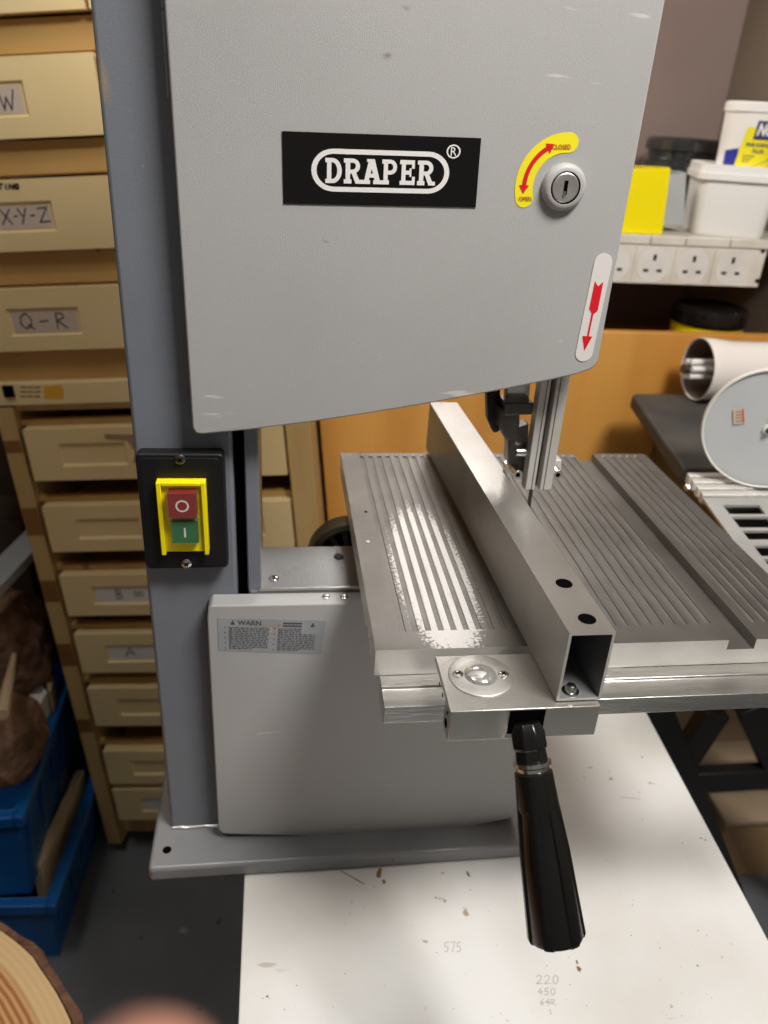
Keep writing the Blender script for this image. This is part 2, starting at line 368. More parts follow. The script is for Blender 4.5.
# base plate (sheet steel tray, front lip turned down)
mb = MB(); zt = -.318
bx0, bx1 = -.1895, .185
bp = [(bx0, .0945), (bx0 + .004, .0915), (bx1, .0915), (bx1, .36), (bx0, .36)]
mb.prism([V((x, y, BZ + .001)) for x, y in bp], (0, 0, zt - BZ - .001), 'paint_frame')
base = mb.build('base_plate', SAW, bevel=.0035, seg=3)
c = at(167, 850, 2, zt)
MB().lathe(c + V((0, 0, -.0002)), (0, 0, 1), [(0, .0042), (.0005, .0042)], 'black').build('bolt_hole', base)
mb = MB()   # weld seam along the column's foot
pts = [V((-.172 + .008 * k, .1375 + .0006 * math.sin(k * 2.1), zt + .001)) for k in range(10)]
for a, b in zip(pts, pts[1:]): mb.cyl(a, b, .002, .002, 'alu_rail', 8)
mb.build('weld_bead', base)
# column
MB().box((-.1735, YC, zt), (-.1000, .225, .95), 'paint_column').build('column', SAW, bevel=.003, seg=3)
mb = MB()
mb.box((-.0915, .141, -.045), (-.0805, .235, .95), 'paint_column')
mb.box((-.172, .225, -.045), (-.0805, .237, .95), 'paint_column')
mb.build('inner_frame', SAW, bevel=.0012)
MB().box((-.0995, .150, -.3), (-.092, .22, .9), 'black').build('column_gap', SAW)
# lower housing behind the lower door
low = ptsY([(217, 829), (300, 832), (400, 831), (460, 825), (515, 814)], YD)
zb = low[0].z
mb = MB()
mb.prism([V((-.09, YC + .001, -.0405)), V((.165, YC + .001, -.0405)), V((.165, YC + .001, -.300)), V((-.09, YC + .001, -.300))], (0, .075, 0), 'paint_frame')
hs = mb.build('lower_housing', SAW, bevel=.0015)
mb = MB().box((-.083, YC + .0005, -.0412), (.166, YC + .0035, -.0385), 'alu_rail'); mb.build('bright_edge', hs, bevel=.0008)
def screw(p, ax, r, parent, name='screw', m='chrome', slot=True, h=None):
    p = V(p); ax = V(ax).normalized(); h = h or r * .55
    mb = MB().lathe(p, ax, [(0, r), (h * .5, r * .97), (h * .85, r * .75), (h, r * .4)], m, 20)
    if slot:
        u = ax.orthogonal().normalized(); w_ = ax.cross(u); q = p + ax * (h * .96)
        for d in (u, w_): ribbon(mb, [q - d * r * .5, q + d * r * .5], r * .22, ax, 'black', lift=r * .06)
    return mb.build(name, parent)
screw(at(274, 579, 2, -.0405), (0, 0, 1), .0045, hs)
screw(at(339, 557, 2, -.0405), (0, 0, 1), .0045, hs, m='dark_steel')
# door skins with rounded rolled edge
def door(name, px, extra, y0, depth, parent, ins=.006):
    pts = extra + ptsY(px, y0) if not callable(extra) else extra(ptsY(px, y0))
    mb = MB().prism(pts, (0, depth, 0), 'paint_door'); return mb.build(name, parent, bevel=.0014, seg=3), pts
UD, _ = door('upper_door', [(192.3, 428), (195.5, 433.5), (202, 434.5), (250, 430), (310, 422.5), (370, 413.5), (430, 403.5), (500, 390.5), (545, 381.5), (575, 375), (590, 370), (596, 365.5), (598.5, 360)],
             lambda p: [V((-.1300, YD, .70))] + p + [V((.1732, YD, .70))], YD, .0165, SAW)
LD, _ = door('lower_door', [(218.2, 829), (222, 833.5), (230, 834.3), (300, 836), (400, 834.5), (460, 828.5), (515, 817.5)],
             lambda p: [V((-.1232, YD, -.045)), V((-.1245, YD, -.055))] + p + [V((.1725, YD, -.300)), V((.1725, YD, -.0430)), V((-.1205, YD, -.0418))], YD, .018, SAW)
for x in (326, 344):
    screw(at(x, 597, 2, -.0420), (0, 0, 1), .0034, LD, 'rivet', slot=False)
# upper wheel housing
mb = MB(); hp = ptsY([(236, 425), (310, 417), (430, 398), (545, 376), (588, 362)], YD)
mb.prism([V((p.x * .985, YC + .0005, p.z + .008)) for p in hp] + [V((.166, YC + .0005, .72)), V((-.0795, YC + .0005, .72))], (0, .095, 0), 'paint_frame')
mb.build('upper_housing', SAW, bevel=.002)
# hinges down the left of both doors
for (zz, dd, par) in ((.355, 'hinge', UD), (.62, 'hinge', UD), (-.16, 'hinge', LD), (-.26, 'hinge', LD)):
    mb = MB()
    for k in range(5):
        x = -.1296 if par is UD else -.1245
        mb.cyl((x, .1315, zz - .028 + k * .0235), (x, .1315, zz - .028 + k * .0235 + .0225), .0021, .0021, 'paint_column', 12)
    mb.each(dd, par)

# --- brand plate
tl, tr2, br2, bl = [at(*q, 1, YD) for q in ((282, 131), (481, 138), (475.5, 207.3), (283.5, 203.5))]
mb = MB().prism([p + V((0, -.0001, 0)) for p in (tl, tr2, br2, bl)], (0, -.0006, 0), 'gloss_black')
F = quadmap((tl, tr2, br2, bl), (0, -1, 0), .0009)
AS = 710 / 262
def pill(s0, s1, t0, t1, wd, n=14):
    ry = (t1 - t0) / 2; rx = ry / AS; tc_ = (t0 + t1) / 2; out = []
    for (cx, a0) in ((s1 - rx, -90), (s0 + rx, 90)):
        for k in range(n + 1):
            a = R(a0 + 180 * k / n); out.append((cx, tc_, math.cos(a), math.sin(a), rx, ry))
    m = len(out)
    for k in range(m):
        q = []
        for (cx, ty, ca, sa, rx_, ry_), i in ((out[k], 0), (out[(k + 1) % m], 0), (out[(k + 1) % m], 1), (out[k], 1)):
            a_ = rx_ - i * wd / AS; b_ = ry_ - i * wd; q.append(F(cx + ca * a_, ty + sa * b_))
        mb.fan(q, 'white_ink')
pill(.142, .847, .213, .812, .070)
GE = [0]
def glyph(kind, s0, wdt, t0=.340, t1=.692):
    H = t1 - t0
    P = lambda x, y: F(s0 + x * wdt, t1 - y * H, GE[0])
    def q(*p): GE[0] += .000004; mb.fan([P(*a) for a in p], 'white_ink')
    rect = lambda x0, y0, x1, y1: q((x0, y0), (x1, y0), (x1, y1), (x0, y1))
    def arc(cx, cy, rx, ry, tx, ty, a0=-90, a1=90, n=12):
        for k in range(n):
            a, b = R(a0 + (a1 - a0) * k / n), R(a0 + (a1 - a0) * (k + 1) / n)
            q((cx + rx * math.cos(a), cy + ry * math.sin(a)), (cx + rx * math.cos(b), cy + ry * math.sin(b)),
              (cx + (rx - tx) * math.cos(b), cy + (ry - ty) * math.sin(b)), (cx + (rx - tx) * math.cos(a), cy + (ry - ty) * math.sin(a)))
    if kind in 'DRPE':
        rect(.1, 0, .36, 1); rect(0, 0, .44, .17) if kind != 'E' else rect(0, 0, .95, .17); rect(0, .83, .44, 1)
    if kind == 'D': arc(.42, .5, .56, .5, .27, .17); rect(.36, .83, .43, 1); rect(.36, 0, .43, .17)
    if kind in 'RP': arc(.5, .70, .42, .30, .24, .16); rect(.36, .84, .51, 1); rect(.36, .4, .51, .56)
    if kind == 'R': q((.42, .44), (.70, .44), (.98, 0), (.68, 0)); rect(.66, 0, 1.06, .16)
    if kind == 'A':
        q((.34, 1), (.64, 1), (.32, .1), (.06, .1)); q((.34, 1), (.66, 1), (1.0, .1), (.70, .1)); rect(.25, .26, .75, .42)
        rect(-.06, 0, .42, .16); rect(.6, 0, 1.1, .16); rect(.22, .88, .66, 1)
    if kind == 'E': rect(.36, .42, .7, .58); rect(.36, .83, .92, 1); rect(.74, .66, .92, 1); rect(.77, 0, .95, .34); rect(.6, .33, .72, .67)
x = .212; gw = [('D', .085), ('R', .089), ('A', .088), ('P', .083), ('E', .082), ('R', .088)]
for g, gwid in gw: glyph(g, x, gwid); x += gwid + .0085
def ring(mb, fn, cs, ct, rs, wdt, asp, mname, n=28):
    for k in range(n):
        a, b = 2 * math.pi * k / n, 2 * math.pi * (k + 1) / n
        mb.fan([fn(cs + r * math.cos(q) / asp, ct + r * math.sin(q)) for q, r in ((a, rs), (b, rs), (b, rs - wdt), (a, rs - wdt))], mname)
ring(mb, F, .862, .20, .098, .02, AS, 'white_ink'); text(mb, F, 'R', .848, .878, .14, .26, 'white_ink')
tag(mb.build('brand_plate', UD, smooth=False), label='glossy black plate with white lettering in a rounded outline')
# --- lock
lc = at(563, 187, 1, YD)
mb = MB().lathe(lc, (0, -1, 0), [(0, .0150), (.0025, .0149), (.0045, .0138), (.0056, .0120), (.0056, .0102)], 'paint_door', 40, caps=False)
mb.lathe(lc, (0, -1, 0), [(.0056, .0102), (.0040, .0098), (.0040, .0092)], 'black', 40, caps=False)
mb.lathe(lc, (0, -1, 0), [(.003, .0092), (.0052, .0092), (.0056, .0086)], 'turned_alu', 40)
q = lc + V((0, -.0058, 0))
mb.prism([q + V((a, 0, b)) for a, b in ((-.0012, -.0045), (.0012, -.0045), (.0012, .0045), (-.0012, .0045))], (0, -.0002, 0), 'black')
mb.prism([q + V((a, -.0003, b)) for a, b in ((-.0014, -.0052), (.0004, -.0052), (.0002, -.0020), (-.0010, -.0020))], (0, -.0003, 0), 'chrome')
mb.build('door_lock', UD)
# --- open / closed sticker
mb = MB(); rc, rw = .0270, .0061
def arcpts(r0, r1, a0, a1, n, y):
    o = [lc + V((r0 * math.cos(R(a0 + (a1 - a0) * k / n)), 0, r0 * math.sin(R(a0 + (a1 - a0) * k / n)))) for k in range(n + 1)]
    i = [lc + V((r1 * math.cos(R(a0 + (a1 - a0) * k / n)), 0, r1 * math.sin(R(a0 + (a1 - a0) * k / n)))) for k in range(n + 1)]
    return [p + V((0, y, 0)) for p in o], [p + V((0, y, 0)) for p in i]
A0, A1 = 90, 197
o_, i_ = arcpts(rc + rw, rc - rw, A0, A1, 24, -.0003)
for a, b, c2, d in zip(o_, o_[1:], i_[1:], i_): mb.fan([a, b, c2, d], 'yellow_label')
for ang in (A0, A1):
    cc = lc + V((rc * math.cos(R(ang)), -.00025, rc * math.sin(R(ang))))
    mb.fan([cc + V((rw * math.cos(2 * math.pi * k / 24), 0, rw * math.sin(2 * math.pi * k / 24))) for k in range(24)], 'yellow_label')
o_, i_ = arcpts(rc + .0014, rc - .0014, 122, 180, 14, -.0006)
for a, b, c2, d in zip(o_, o_[1:], i_[1:], i_): mb.fan([a, b, c2, d], 'red_ink')
for ang, s in ((122, -1), (180, 1)):
    cc = lc + V((rc * math.cos(R(ang)), -.0006, rc * math.sin(R(ang)))); rad = V((math.cos(R(ang)), 0, math.sin(R(ang)))); tan = V((-math.sin(R(ang)), 0, math.cos(R(ang)))) * s
    mb.fan([cc + rad * .0034, cc - rad * .0034, cc + tan * .0052], 'red_ink')
fy = lambda s, q, e=0: at(s, q, 1, YD - .0007 - e)
text(mb, fy, 'CLOSED', 552.5, 571, 144.3, 149.2, 'orange_ink', bold=.025); text(mb, fy, 'OPEN', 519, 531.5, 196.5, 200.8, 'orange_ink', bold=.025)
tag(mb.build('turn_sticker', UD, smooth=False), label='yellow curved sticker with a red double arrow')
# --- arrow sticker
mb = MB(); a_, b_ = at(603, 263, 1, YD), at(584, 352.5, 1, YD); ax = (b_ - a_).normalized(); sd = ax.cross(V((0, 1, 0))); rp = .0066
pp = [a_ + (sd * math.cos(R(k * 15)) - ax * math.sin(R(k * 15))) * rp for k in range(13)] + [b_ + (-sd * math.cos(R(k * 15)) + ax * math.sin(R(k * 15))) * rp for k in range(13)]
mb.prism([p + V((0, -.0001, 0)) for p in pp], (0, -.0004, 0), 'pill_white')
mb.fan([fy(*q) for q in ((595, 281), (598, 286.3), (597.2, 312), (589, 309.8))], 'red_ink')
mb.fan([fy(*q, .00002) for q in ((598, 286.3), (603.5, 281.7), (597.8, 310.4), (593.2, 314.5), (590.5, 311.5))], 'red_ink')
mb.fan([fy(*q, .00004) for q in ((592, 312), (593.8, 312), (588.6, 337), (586.8, 337))], 'red_ink')
mb.fan([fy(*q) for q in ((582.4, 336), (592.4, 336.5), (584.3, 350.8))], 'red_ink')
tag(mb.build('direction_sticker', UD, smooth=False), label='pale oblong sticker with a red arrow pointing down')
# --- warning label
tl, tr2, br2, bl = [at(*q, 1, YD) for q in ((217.5, 617.5), (326, 620), (321, 653.5), (218.7, 650))]
mb = MB().prism([p + V((0, -.0001, 0)) for p in (tl, tr2, br2, bl)], (0, -.0003, 0), 'label_grey')
F = quadmap((tl, tr2, br2, bl), (0, -1, 0), .0006)
mb.fan([F(.115, .19), F(.16, .19), F(.137, .05)], 'label_ink'); text(mb, F, 'WARN', .18, .40, .06, .2, 'label_ink', bold=.03)
for k in range(13):
    for s0, s1 in ((.10, .47), (.56, .92)):
        if k < 3 and s0 > .5: s1 = .78
        if k > 11: s1 -= .15
        x = s0
        while x < s1:
            wv = random.uniform(.015, .05); mb.fan([F(x, .27 + k * .053), F(min(x + wv, s1), .27 + k * .053), F(min(x + wv, s1), .295 + k * .053), F(x, .295 + k * .053)], 'label_ink'); x += wv + .01
    if k % 3 == 0:
        for s0 in (.06, .52): mb.fan([F(s0, .27 + k * .053), F(s0 + .015, .27 + k * .053), F(s0 + .015, .295 + k * .053), F(s0, .295 + k * .053)], 'label_ink')
for k in range(2): mb.fan([F(.6, .09 + k * .08), F(.78, .09 + k * .08), F(.78, .135 + k * .08), F(.6, .135 + k * .08)], 'label_ink')
mb.fan([F(.86, .2), F(.905, .2), F(.883, .07)], 'label_ink')
for (s, q, r) in ((.50, .27, .03), (.53, .2, .02), (.44, .2, .025), (.49, .36, .02), (.57, .15, .02), (.34, .12, .015)):
    mb.fan([F(s + r * random.uniform(.5, 1) * math.cos(k), q + 3 * r * random.uniform(.5, 1) * math.sin(k), .0003) for k in [i * .628 for i in range(10)]], 'torn_paper')
tag(mb.build('warning_label', LD, smooth=False), label='grey safety label with small dark print, partly torn')

# --- switch
p0 = [at(*q, 1, .125) for q in ((135, 454), (222.5, 453), (229.5, 568), (146, 569.5))]
x0 = (p0[0].x + p0[3].x) / 2; x1 = (p0[1].x + p0[2].x) / 2; z1 = p0[0].z; z0 = p0[2].z
SW = MB().prism(rr(x0, z0, x1, z1, .004, .125), (0, .0125, 0), 'black_plastic').build('switch_box', SAW, bevel=.0012)
MB().prism(rr(x0 + .003, z0 + .003, x1 - .003, z1 - .003, .004, .1250), (0, -.0006, 0), 'black_plastic').build('switch_rim', SW, bevel=.0004)
for q in ((180, 459), (186.5, 563)): screw(at(*q, 1, .124), (0, -1, 0), .0042, SW, m='chrome' if q[1] > 500 else 'dark_steel')
fq = ptsY([(157, 479.5), (206, 480), (209.5, 550), (162, 551)], .122)
fx0, fx1 = (fq[0].x + fq[3].x) / 2, (fq[1].x + fq[2].x) / 2; fz1, fz0 = fq[0].z, fq[2].z
mb = MB().box((fx0, .120, fz0), (fx1, .1246, fz1), 'yellow')
mb.box((fx0, .116, fz0 - .001), (fx0 + .0035, .1202, fz1), 'yellow'); mb.box((fx1 - .0035, .116, fz0 - .001), (fx1, .1202, fz1), 'yellow')
mb.box((fx0 + .0035, .116, fz1 - .003), (fx1 - .0035, .1202, fz1), 'yellow')
mb.build('switch_frame', SW, bevel=.0006)
def button(px, y0, y1, m, sym, name, cover):
    q = ptsY(px, y1); a, b = (q[0].x + q[3].x) / 2, (q[1].x + q[2].x) / 2; hi, lo = q[0].z, q[2].z
    mb = MB().box((a, y1, lo), (b, y0, hi), m); c = V(((a + b) / 2, y1 - .0002, (lo + hi) / 2))
    if sym == 'O':
        for k in range(24):
            A, B = 2 * math.pi * k / 24, 2 * math.pi * (k + 1) / 24
            mb.fan([c + V((r * math.cos(g), 0, r * math.sin(g))) for g, r in ((A, .0050), (B, .0050), (B, .0037), (A, .0037))], 'white_ink')
    else: mb.fan([c + V((s * .0007, 0, h * .0042)) for s, h in ((-1, -1), (1, -1), (1, 1), (-1, 1))], 'white_ink')
    mb.build(name, SW)
    e = .0011
    MB().box((a - e, y1 - .0012, lo - e), (b + e, y1 - .0005, hi + e), 'clear_cover').build('button_cover', SW)
    mb = MB().box((a - e, y1 - .0005, hi), (b + e, y0, hi + e), 'clear_cover').box((a - e, y1 - .0005, lo), (a, y0, hi), 'clear_cover').box((b, y1 - .0005, lo), (b + e, y0, hi), 'clear_cover')
    mb.build('button_cover', SW)
button([(167, 494), (195.5, 494), (197, 518), (169, 518)], .1199, .111, 'red_button', 'O', 'stop_button', 1)
button([(171.8, 522), (197.5, 522), (198.5, 543), (172, 543)], .1199, .114, 'green_button', 'I', 'start_button', 1)

# --- table (cast and machined: one height-stepped mesh)
TW, TD = .3405, .341
def steps(xs, ys, h, zbot, mtop, mside, mwall):
    mb = MB(); nx, ny = len(xs) - 1, len(ys) - 1; H = lambda i, j: h(i, j) if 0 <= i < nx and 0 <= j < ny else zbot
    for i in range(nx):
        for j in range(ny):
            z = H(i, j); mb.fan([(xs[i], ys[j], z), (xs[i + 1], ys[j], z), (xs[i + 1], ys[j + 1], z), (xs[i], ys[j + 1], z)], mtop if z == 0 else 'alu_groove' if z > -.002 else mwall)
    for i in range(nx + 1):
        for j in range(ny):
            a, b = H(i - 1, j), H(i, j)
            if a != b: mb.fan([(xs[i], ys[j], a), (xs[i], ys[j + 1], a), (xs[i], ys[j + 1], b), (xs[i], ys[j], b)], mside if min(a, b) == zbot else mwall)
    for j in range(ny + 1):
        for i in range(nx):
            a, b = H(i, j - 1), H(i, j)
            if a != b: mb.fan([(xs[i], ys[j], b), (xs[i + 1], ys[j], b), (xs[i + 1], ys[j], a), (xs[i], ys[j], a)], mside if min(a, b) == zbot else mwall)
    mb.fan([(xs[0], ys[0], zbot), (xs[0], ys[-1], zbot), (xs[-1], ys[-1], zbot), (xs[-1], ys[0], zbot)], mside)
    return mb
xs = [0]; kinds = []
P = .00925
x = .0195
while x < .252:
    xs += [x, x + .0043]; kinds += ['rib', 'gr']; x += P
xs += [.2583, .2798]; kinds += ['rib', 'slot']
x = .2875
while x < .326: xs += [x, x + .0040]; kinds += ['rib', 'gr']; x += P
xs.append(TW); kinds.append('rib')
xs2 = [0, ]; 
def hfun(i, j):
    if kinds[i] == 'slot': return -.0085
    if kinds[i] == 'gr' and 2 <= j <= 4: return -.0009
    return 0
ys = [0, .012, .021, .19, .225, .332, TD]
# right of the blade the grooves are fine lines
fx = [xs[0]]
for i, k in enumerate(kinds):
    fx.append(xs[i + 1])
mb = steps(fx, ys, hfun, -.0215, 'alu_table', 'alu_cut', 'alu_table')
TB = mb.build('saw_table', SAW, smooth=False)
mb = MB()
for i, k in enumerate(kinds):
    if k == 'gr':
        cx = (fx[i] + fx[i + 1]) / 2; mb.lathe((cx, .334, .0001), (0, 0, 1), [(0, .0010), (.0002, .0010)], 'white_ink', 10)
for (x, y) in ((.0135, .205), (.010, .15), (.17, .165), (.165, .26)): mb.lathe((x, y, .0001), (0, 0, 1), [(0, .0016), (.0002, .0016)], 'black' if y > .2 and x < .1 else 'white_ink', 10)
mb.each('table_dimple', TB, smooth=False)
mb = MB()   # guide rail extrusion: upper ledge, lower ledge, face
prof = [(-.0005, -.0030), (-.0020, -.0175), (-.0050, -.0185)]
mb.prism([V((.0035, -.0002, -.0216)), V((.0035, -.012, -.0216)), V((.0035, -.013, -.0235)), V((.0035, -.031, -.0235)), V((.0035, -.031, -.0375)), V((.0035, -.0002, -.0375))], (.42, 0, 0), 'alu_rail')
mb.build('guide_rail', TB, bevel=.0006)
mb = MB().box((.04, .10, -.060), (.14, .136, -.0216), 'paint_frame'); mb.build('trunnion', TB, bevel=.002)
mb = MB().box((.12, .16, -.00015), (.12 + .0012, .17, .0002), 'black'); 
# blade and guard
bx = at(529.5, 500, 1, .17).x
MB().box((bx - .0005, .166, -.03), (bx + .0005, .173, .5), 'dark_steel').build('blade', SAW)
GD = None
def bar(x0, x1, y0, y1, z0, z1, m): return MB().box((x0, y0, z0), (x1, y1, z1), m)
yb = .149
qa = [at(px, 489, 1, yb).x for px in (525, 534.5, 539.5, 551.5)]; zbm = at(538, 490, 1, yb).z
mb = bar(qa[0], qa[1], yb, yb + .012, zbm, .3, 'alu_cut'); mb.box((qa[2], yb, zbm), (qa[3], yb + .012, .3), 'alu_cut')
GD = mb.build('blade_guard', SAW, bevel=.0006)
mb = MB()
mb.box((qa[0] + .0052, yb - .0004, zbm), (qa[0] + .0057, yb, .3), 'dark_steel'); mb.box((qa[2] + .0030, yb - .0004, zbm), (qa[2] + .0035, yb, .3), 'dark_steel')
mb.box((qa[1], yb + .009, zbm), (qa[2], yb + .012, .3), 'dark_steel'); mb.each('guard_groove', GD)
mb = MB()
g = lambda px, py, y: at(px, py, 1, y)
def blk(px, y, d, m, mbx): mbx.prism(ptsY(px, y), (0, d, 0), m)
blk([(487, 378), (501, 378), (500, 432), (494, 434), (488, 420)], .175, .012, 'black_plastic', mb)
K = mb.build('adjuster_knob', SAW, bevel=.002)
mb = MB()
blk([(507, 378), (531, 378), (529, 404), (506, 404)], .168, .01, 'chrome', mb)
blk([(504, 403), (534, 403), (532, 415), (505, 416)], .155, .02, 'dark_steel', mb)
blk([(500, 408), (520, 414), (519, 440), (506, 441), (498, 425)], .160, .02, 'dark_steel', mb)
blk([(509, 432), (529, 424), (527, 478), (516, 476), (508, 462)], .163, .015, 'dark_steel', mb)
blk([(548, 460), (562, 460), (561, 478), (549, 478)], .165, .012, 'alu_cut', mb)
mb.build('guide_bracket', SAW, bevel=.0012)
for q in ((518, 475), (558, 475)):
    c = g(*q, .150)
    mb = MB().cyl(c, c + V((0, .022, 0)), .0042, .0042, 'chrome', 20).lathe(c, (0, -1, 0), [(0, .0022), (.0003, .0022)], 'black', 6)
    mb.build('guide_bolt', SAW, bevel=.0004)
c = g(509, 470, .165); MB().cyl(c, c + V((0, .012, 0)), .003, .003, 'chrome').build('guide_bolt', SAW)
c = g(520, 452, .158); MB().cyl(c + V((-.004, 0, 0)), c + V((.006, 0, 0)), .004, .004, 'chrome').build('guide_bearing', SAW, bevel=.0005)
# motor cowl behind the lower housing
c = V((.0066, .26, -.0875))
mb = MB().lathe(c, (0, 1, 0), [(0, .038), (.003, .0425), (.024, .0425), (.027, .038)], 'dark_steel', 40)
MC = mb.build('motor_cowl', SAW)
mb = MB()
for k in range(16):
    a = 2 * math.pi * k / 16; d = V((math.cos(a), 0, math.sin(a))); tn = V((-math.sin(a), 0, math.cos(a)))
    mb.prism([c + d * .022 - tn * .002 + V((0, -.001, 0)), c + d * .022 + tn * .002 + V((0, -.001, 0)), c + d * .036 + tn * .004 + V((0, -.001, 0)), c + d * .036 - tn * .004 + V((0, -.001, 0))], (0, .0015, 0), 'black')
mb.each('vent_slot', MC)
off(SAW, (0, .15, BZ))

# ------------------------------------------------------------------ rip fence with its clamp lever
RF = thing('rip_fence', 'grey box-section rip fence with black clamp lever, lying across the saw table', 'fence', loc=(.09, -.04, .003))
zf0, zf1 = .0045, .0566; Y0, Y1 = -.0625, .345
xa0, xa1, xb0, xb1 = .1070, .1362, .0925, .1215
mb = MB(); th = .0018
def sec(xl, xr, y): return [V((xl, y, zf0)), V((xr, y, zf0)), V((xr, y, zf1)), V((xl, y, zf1))], [V((xl + th, y, zf0 + th)), V((xr - th, y, zf0 + th)), V((xr - th, y, zf1 - th)), V((xl + th, y, zf1 - th))]
of, inf = sec(xa0, xa1, Y0); ob, inb = sec(xb0, xb1, Y1)
for k in range(4):
    j = (k + 1) % 4
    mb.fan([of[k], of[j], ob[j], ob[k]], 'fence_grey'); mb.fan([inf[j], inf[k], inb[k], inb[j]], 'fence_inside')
    mb.fan([of[j], of[k], inf[k], inf[j]], 'alu_cut'); mb.fan([ob[k], ob[j], inb[j], inb[k]], 'alu_cut')
ft = mb.build('fence_tube', RF, bevel=.0008, seg=2)
for q in ((564, 583.5), (587, 619)):
    c = at(*q, 2, zf1)
    mb = MB().lathe(c, (0, 0, 1), [(-.0005, .0056), (.00025, .0056)], 'black', 28); mb.build('fence_hole', ft)
# clamp block (open channel)
BX0, BX1, BY0, BY1, BZ1, BZ0 = .0385, .1348, -.0675, -.0125, .0035, -.0205
mb = MB()
mb.prism([V((BX0, BY0, BZ0)), V((BX0, BY0, BZ1)), V((BX0, BY1, BZ1)), V((BX0, BY1, BZ1 - .004)), V((BX0, BY0 + .016, BZ1 - .004)), V((BX0, BY0 + .016, BZ0))], (BX1 - BX0, 0, 0), 'fence_grey')
CB = mb.build('clamp_block', RF, bevel=.0007)
mb = MB()
for y, z, r in ((-.060, -.012, .0032), (-.045, -.0025, .0016), (-.034, -.0022, .0013), (-.061, -.003, .0014)): mb.lathe((BX0 - .0001, y, z), (-1, 0, 0), [(0, r), (.0002, r)], 'black', 16)
hx = (at(508, 725, 1, BY0).x, at(543, 725, 1, BY0).x)
mb.prism([V((hx[0], BY0 - .0001, -.016)), V((hx[1], BY0 - .0001, -.016)), V((hx[1], BY0 - .0001, .0025)), V((hx[0], BY0 - .0001, .0025))], (0, -.0003, 0), 'black')
mb.each('block_hole', CB)
# cursor window
cc = at(480.5, 676, 2, BZ1)
mb = MB().lathe(cc, (0, 0, 1), [(0, .0210), (.0009, .0210), (.0012, .0205), (.0012, .0113), (.0004, .0111)], 'turned_alu', 48, caps=False)
mb.lathe(cc, (0, 0, 1), [(.0004, .0112), (.0022, .0100), (.0036, .0075), (.0044, .004), (.0046, .0008)], 'lens', 48)
SC = mb.build('scale_window', RF)
for s in (-1, 1): screw(cc + V((s * .0150, -s * .001, .0013)), (0, 0, 1), .0036, SC, h=.0012)
c = V(((xa0 + xa1) / 2 - .0035, -.056, zf0 + th)); screw(c, (0, 0, 1), .0058, RF, 'washer', slot=False, h=.0015); screw(c + V((0, 0, .0012)), (0, 0, 1), .0038, RF, 'fence_bolt', slot=False, h=.0045)
# lever
pa = V(((hx[0] + hx[1]) / 2, BY0 - .002, -.008)); pb = at(557, 940, 1, -.140)
ax = (pb - pa).normalized(); L = (pb - pa).length
def along(px, py):   # distance on the lever axis for a photograph point
    best = min(range(400), key=lambda k: abs(((pa + ax * (L * k / 400)) - CP).dot(CY) / ((pa + ax * (L * k / 400)) - CP).dot(CZ) * FPX + 512 - py)); return L * best / 400
h1, h2, h3 = along(527, 760), along(528, 765), along(529, 770)
mb = MB().lathe(pa, ax, [(-.002, .0085), (.004, .0112), (h1 * .62, .0112), (h1 * .66, .0100), (h1, .0106)], 'grip_black', 8)
HD = mb.build('clamp_lever', RF, bevel=.0012)
MB().lathe(pa, ax, [(h1, .0102), (h1 + .0005, .0120), (h2, .0120), (h2 + .001, .0106), (h3, .0102)], 'chrome', 32).build('lever_ring', HD)
# fluted grip
side = ax.orthogonal().normalized(); s2 = ax.cross(side); vs = []; N = 96
prof = [(h3, .0105), (h3 + .001, .0118), (h3 + .022, .0132), (h3 + .025, .0134), (L * .6, .0156), (L - .003, .0178), (L - .0006, .0168), (L, .0158)]
for j, (h, r) in enumerate(prof):
    for k in range(N):
        a = 2 * math.pi * k / N; d = .0 if j < 3 else .0013
        ph = (k % 16) / 16; r_ = r - (d * (1 if 1 / 16 < ph < 12 / 16 else 0))
        vs.append(pa + ax * h + (side * math.cos(a) + s2 * math.sin(a)) * r_)
fs = [[j * N + k, j * N + (k + 1) % N, (j + 1) * N + (k + 1) % N, (j + 1) * N + k] for j in range(len(prof) - 1) for k in range(N)]
fs += [list(range(N))[::-1], list(range((len(prof) - 1) * N, len(prof) * N))]
MB().add(vs, fs, 'grip_black').build('grip', HD)
off(RF, (.09, -.04, .003))

# ------------------------------------------------------------------ drawer cabinets (leaning a little)
cx_ = V((.98638502, -.15356237, .05884882)).normalized(); cu_ = -V((.05293704, -.04231004, -.99770112)); cu_ = (cu_ - cx_ * cu_.dot(cx_)).normalized(); cy_ = cu_.cross(cx_)
rt_ = Matrix.Rotation(R(-2.2), 3, cy_); cx_ = rt_ @ cx_; cu_ = rt_ @ cu_
O = at(116, 849, 2, FZ) + V((0, 0, .03))
CM = Matrix.Translation(O) @ Matrix((cx_, cy_, cu_)).transposed().to_4x4(); CMi = CM.inverted()
def cab(px, py, dep=0):
    d = CX * ((px - 384) / FPX) + CY * ((py - 512) / FPX) + CZ; o2 = O + cy_ * dep
    h = CP + d * ((o2 - CP).dot(cy_) / d.dot(cy_)); q = CMi @ h; return q.x, q.z
uR = cab(311, 424)[0]; vT = cab(8, 404)[1]; uPost = cab(292, 480)[0]; post = .034
LC = thing('drawer_cabinet', 'tall narrow-drawer tan wooden cabinet with brown patches down its left post', 'cabinet', 'stacked drawer cabinets', mtx=CM)
def cpart(mb, name, parent, **k):
    o = mb.build(name, **k); o.parent = parent; return o
mb = MB(); dep = .42
mb.box((-.006, 0, -.005), (post * .55, dep, vT), 'tan_wood'); mb.box((uPost, -.012, -.005), (uR, dep, vT), 'tan_wood')
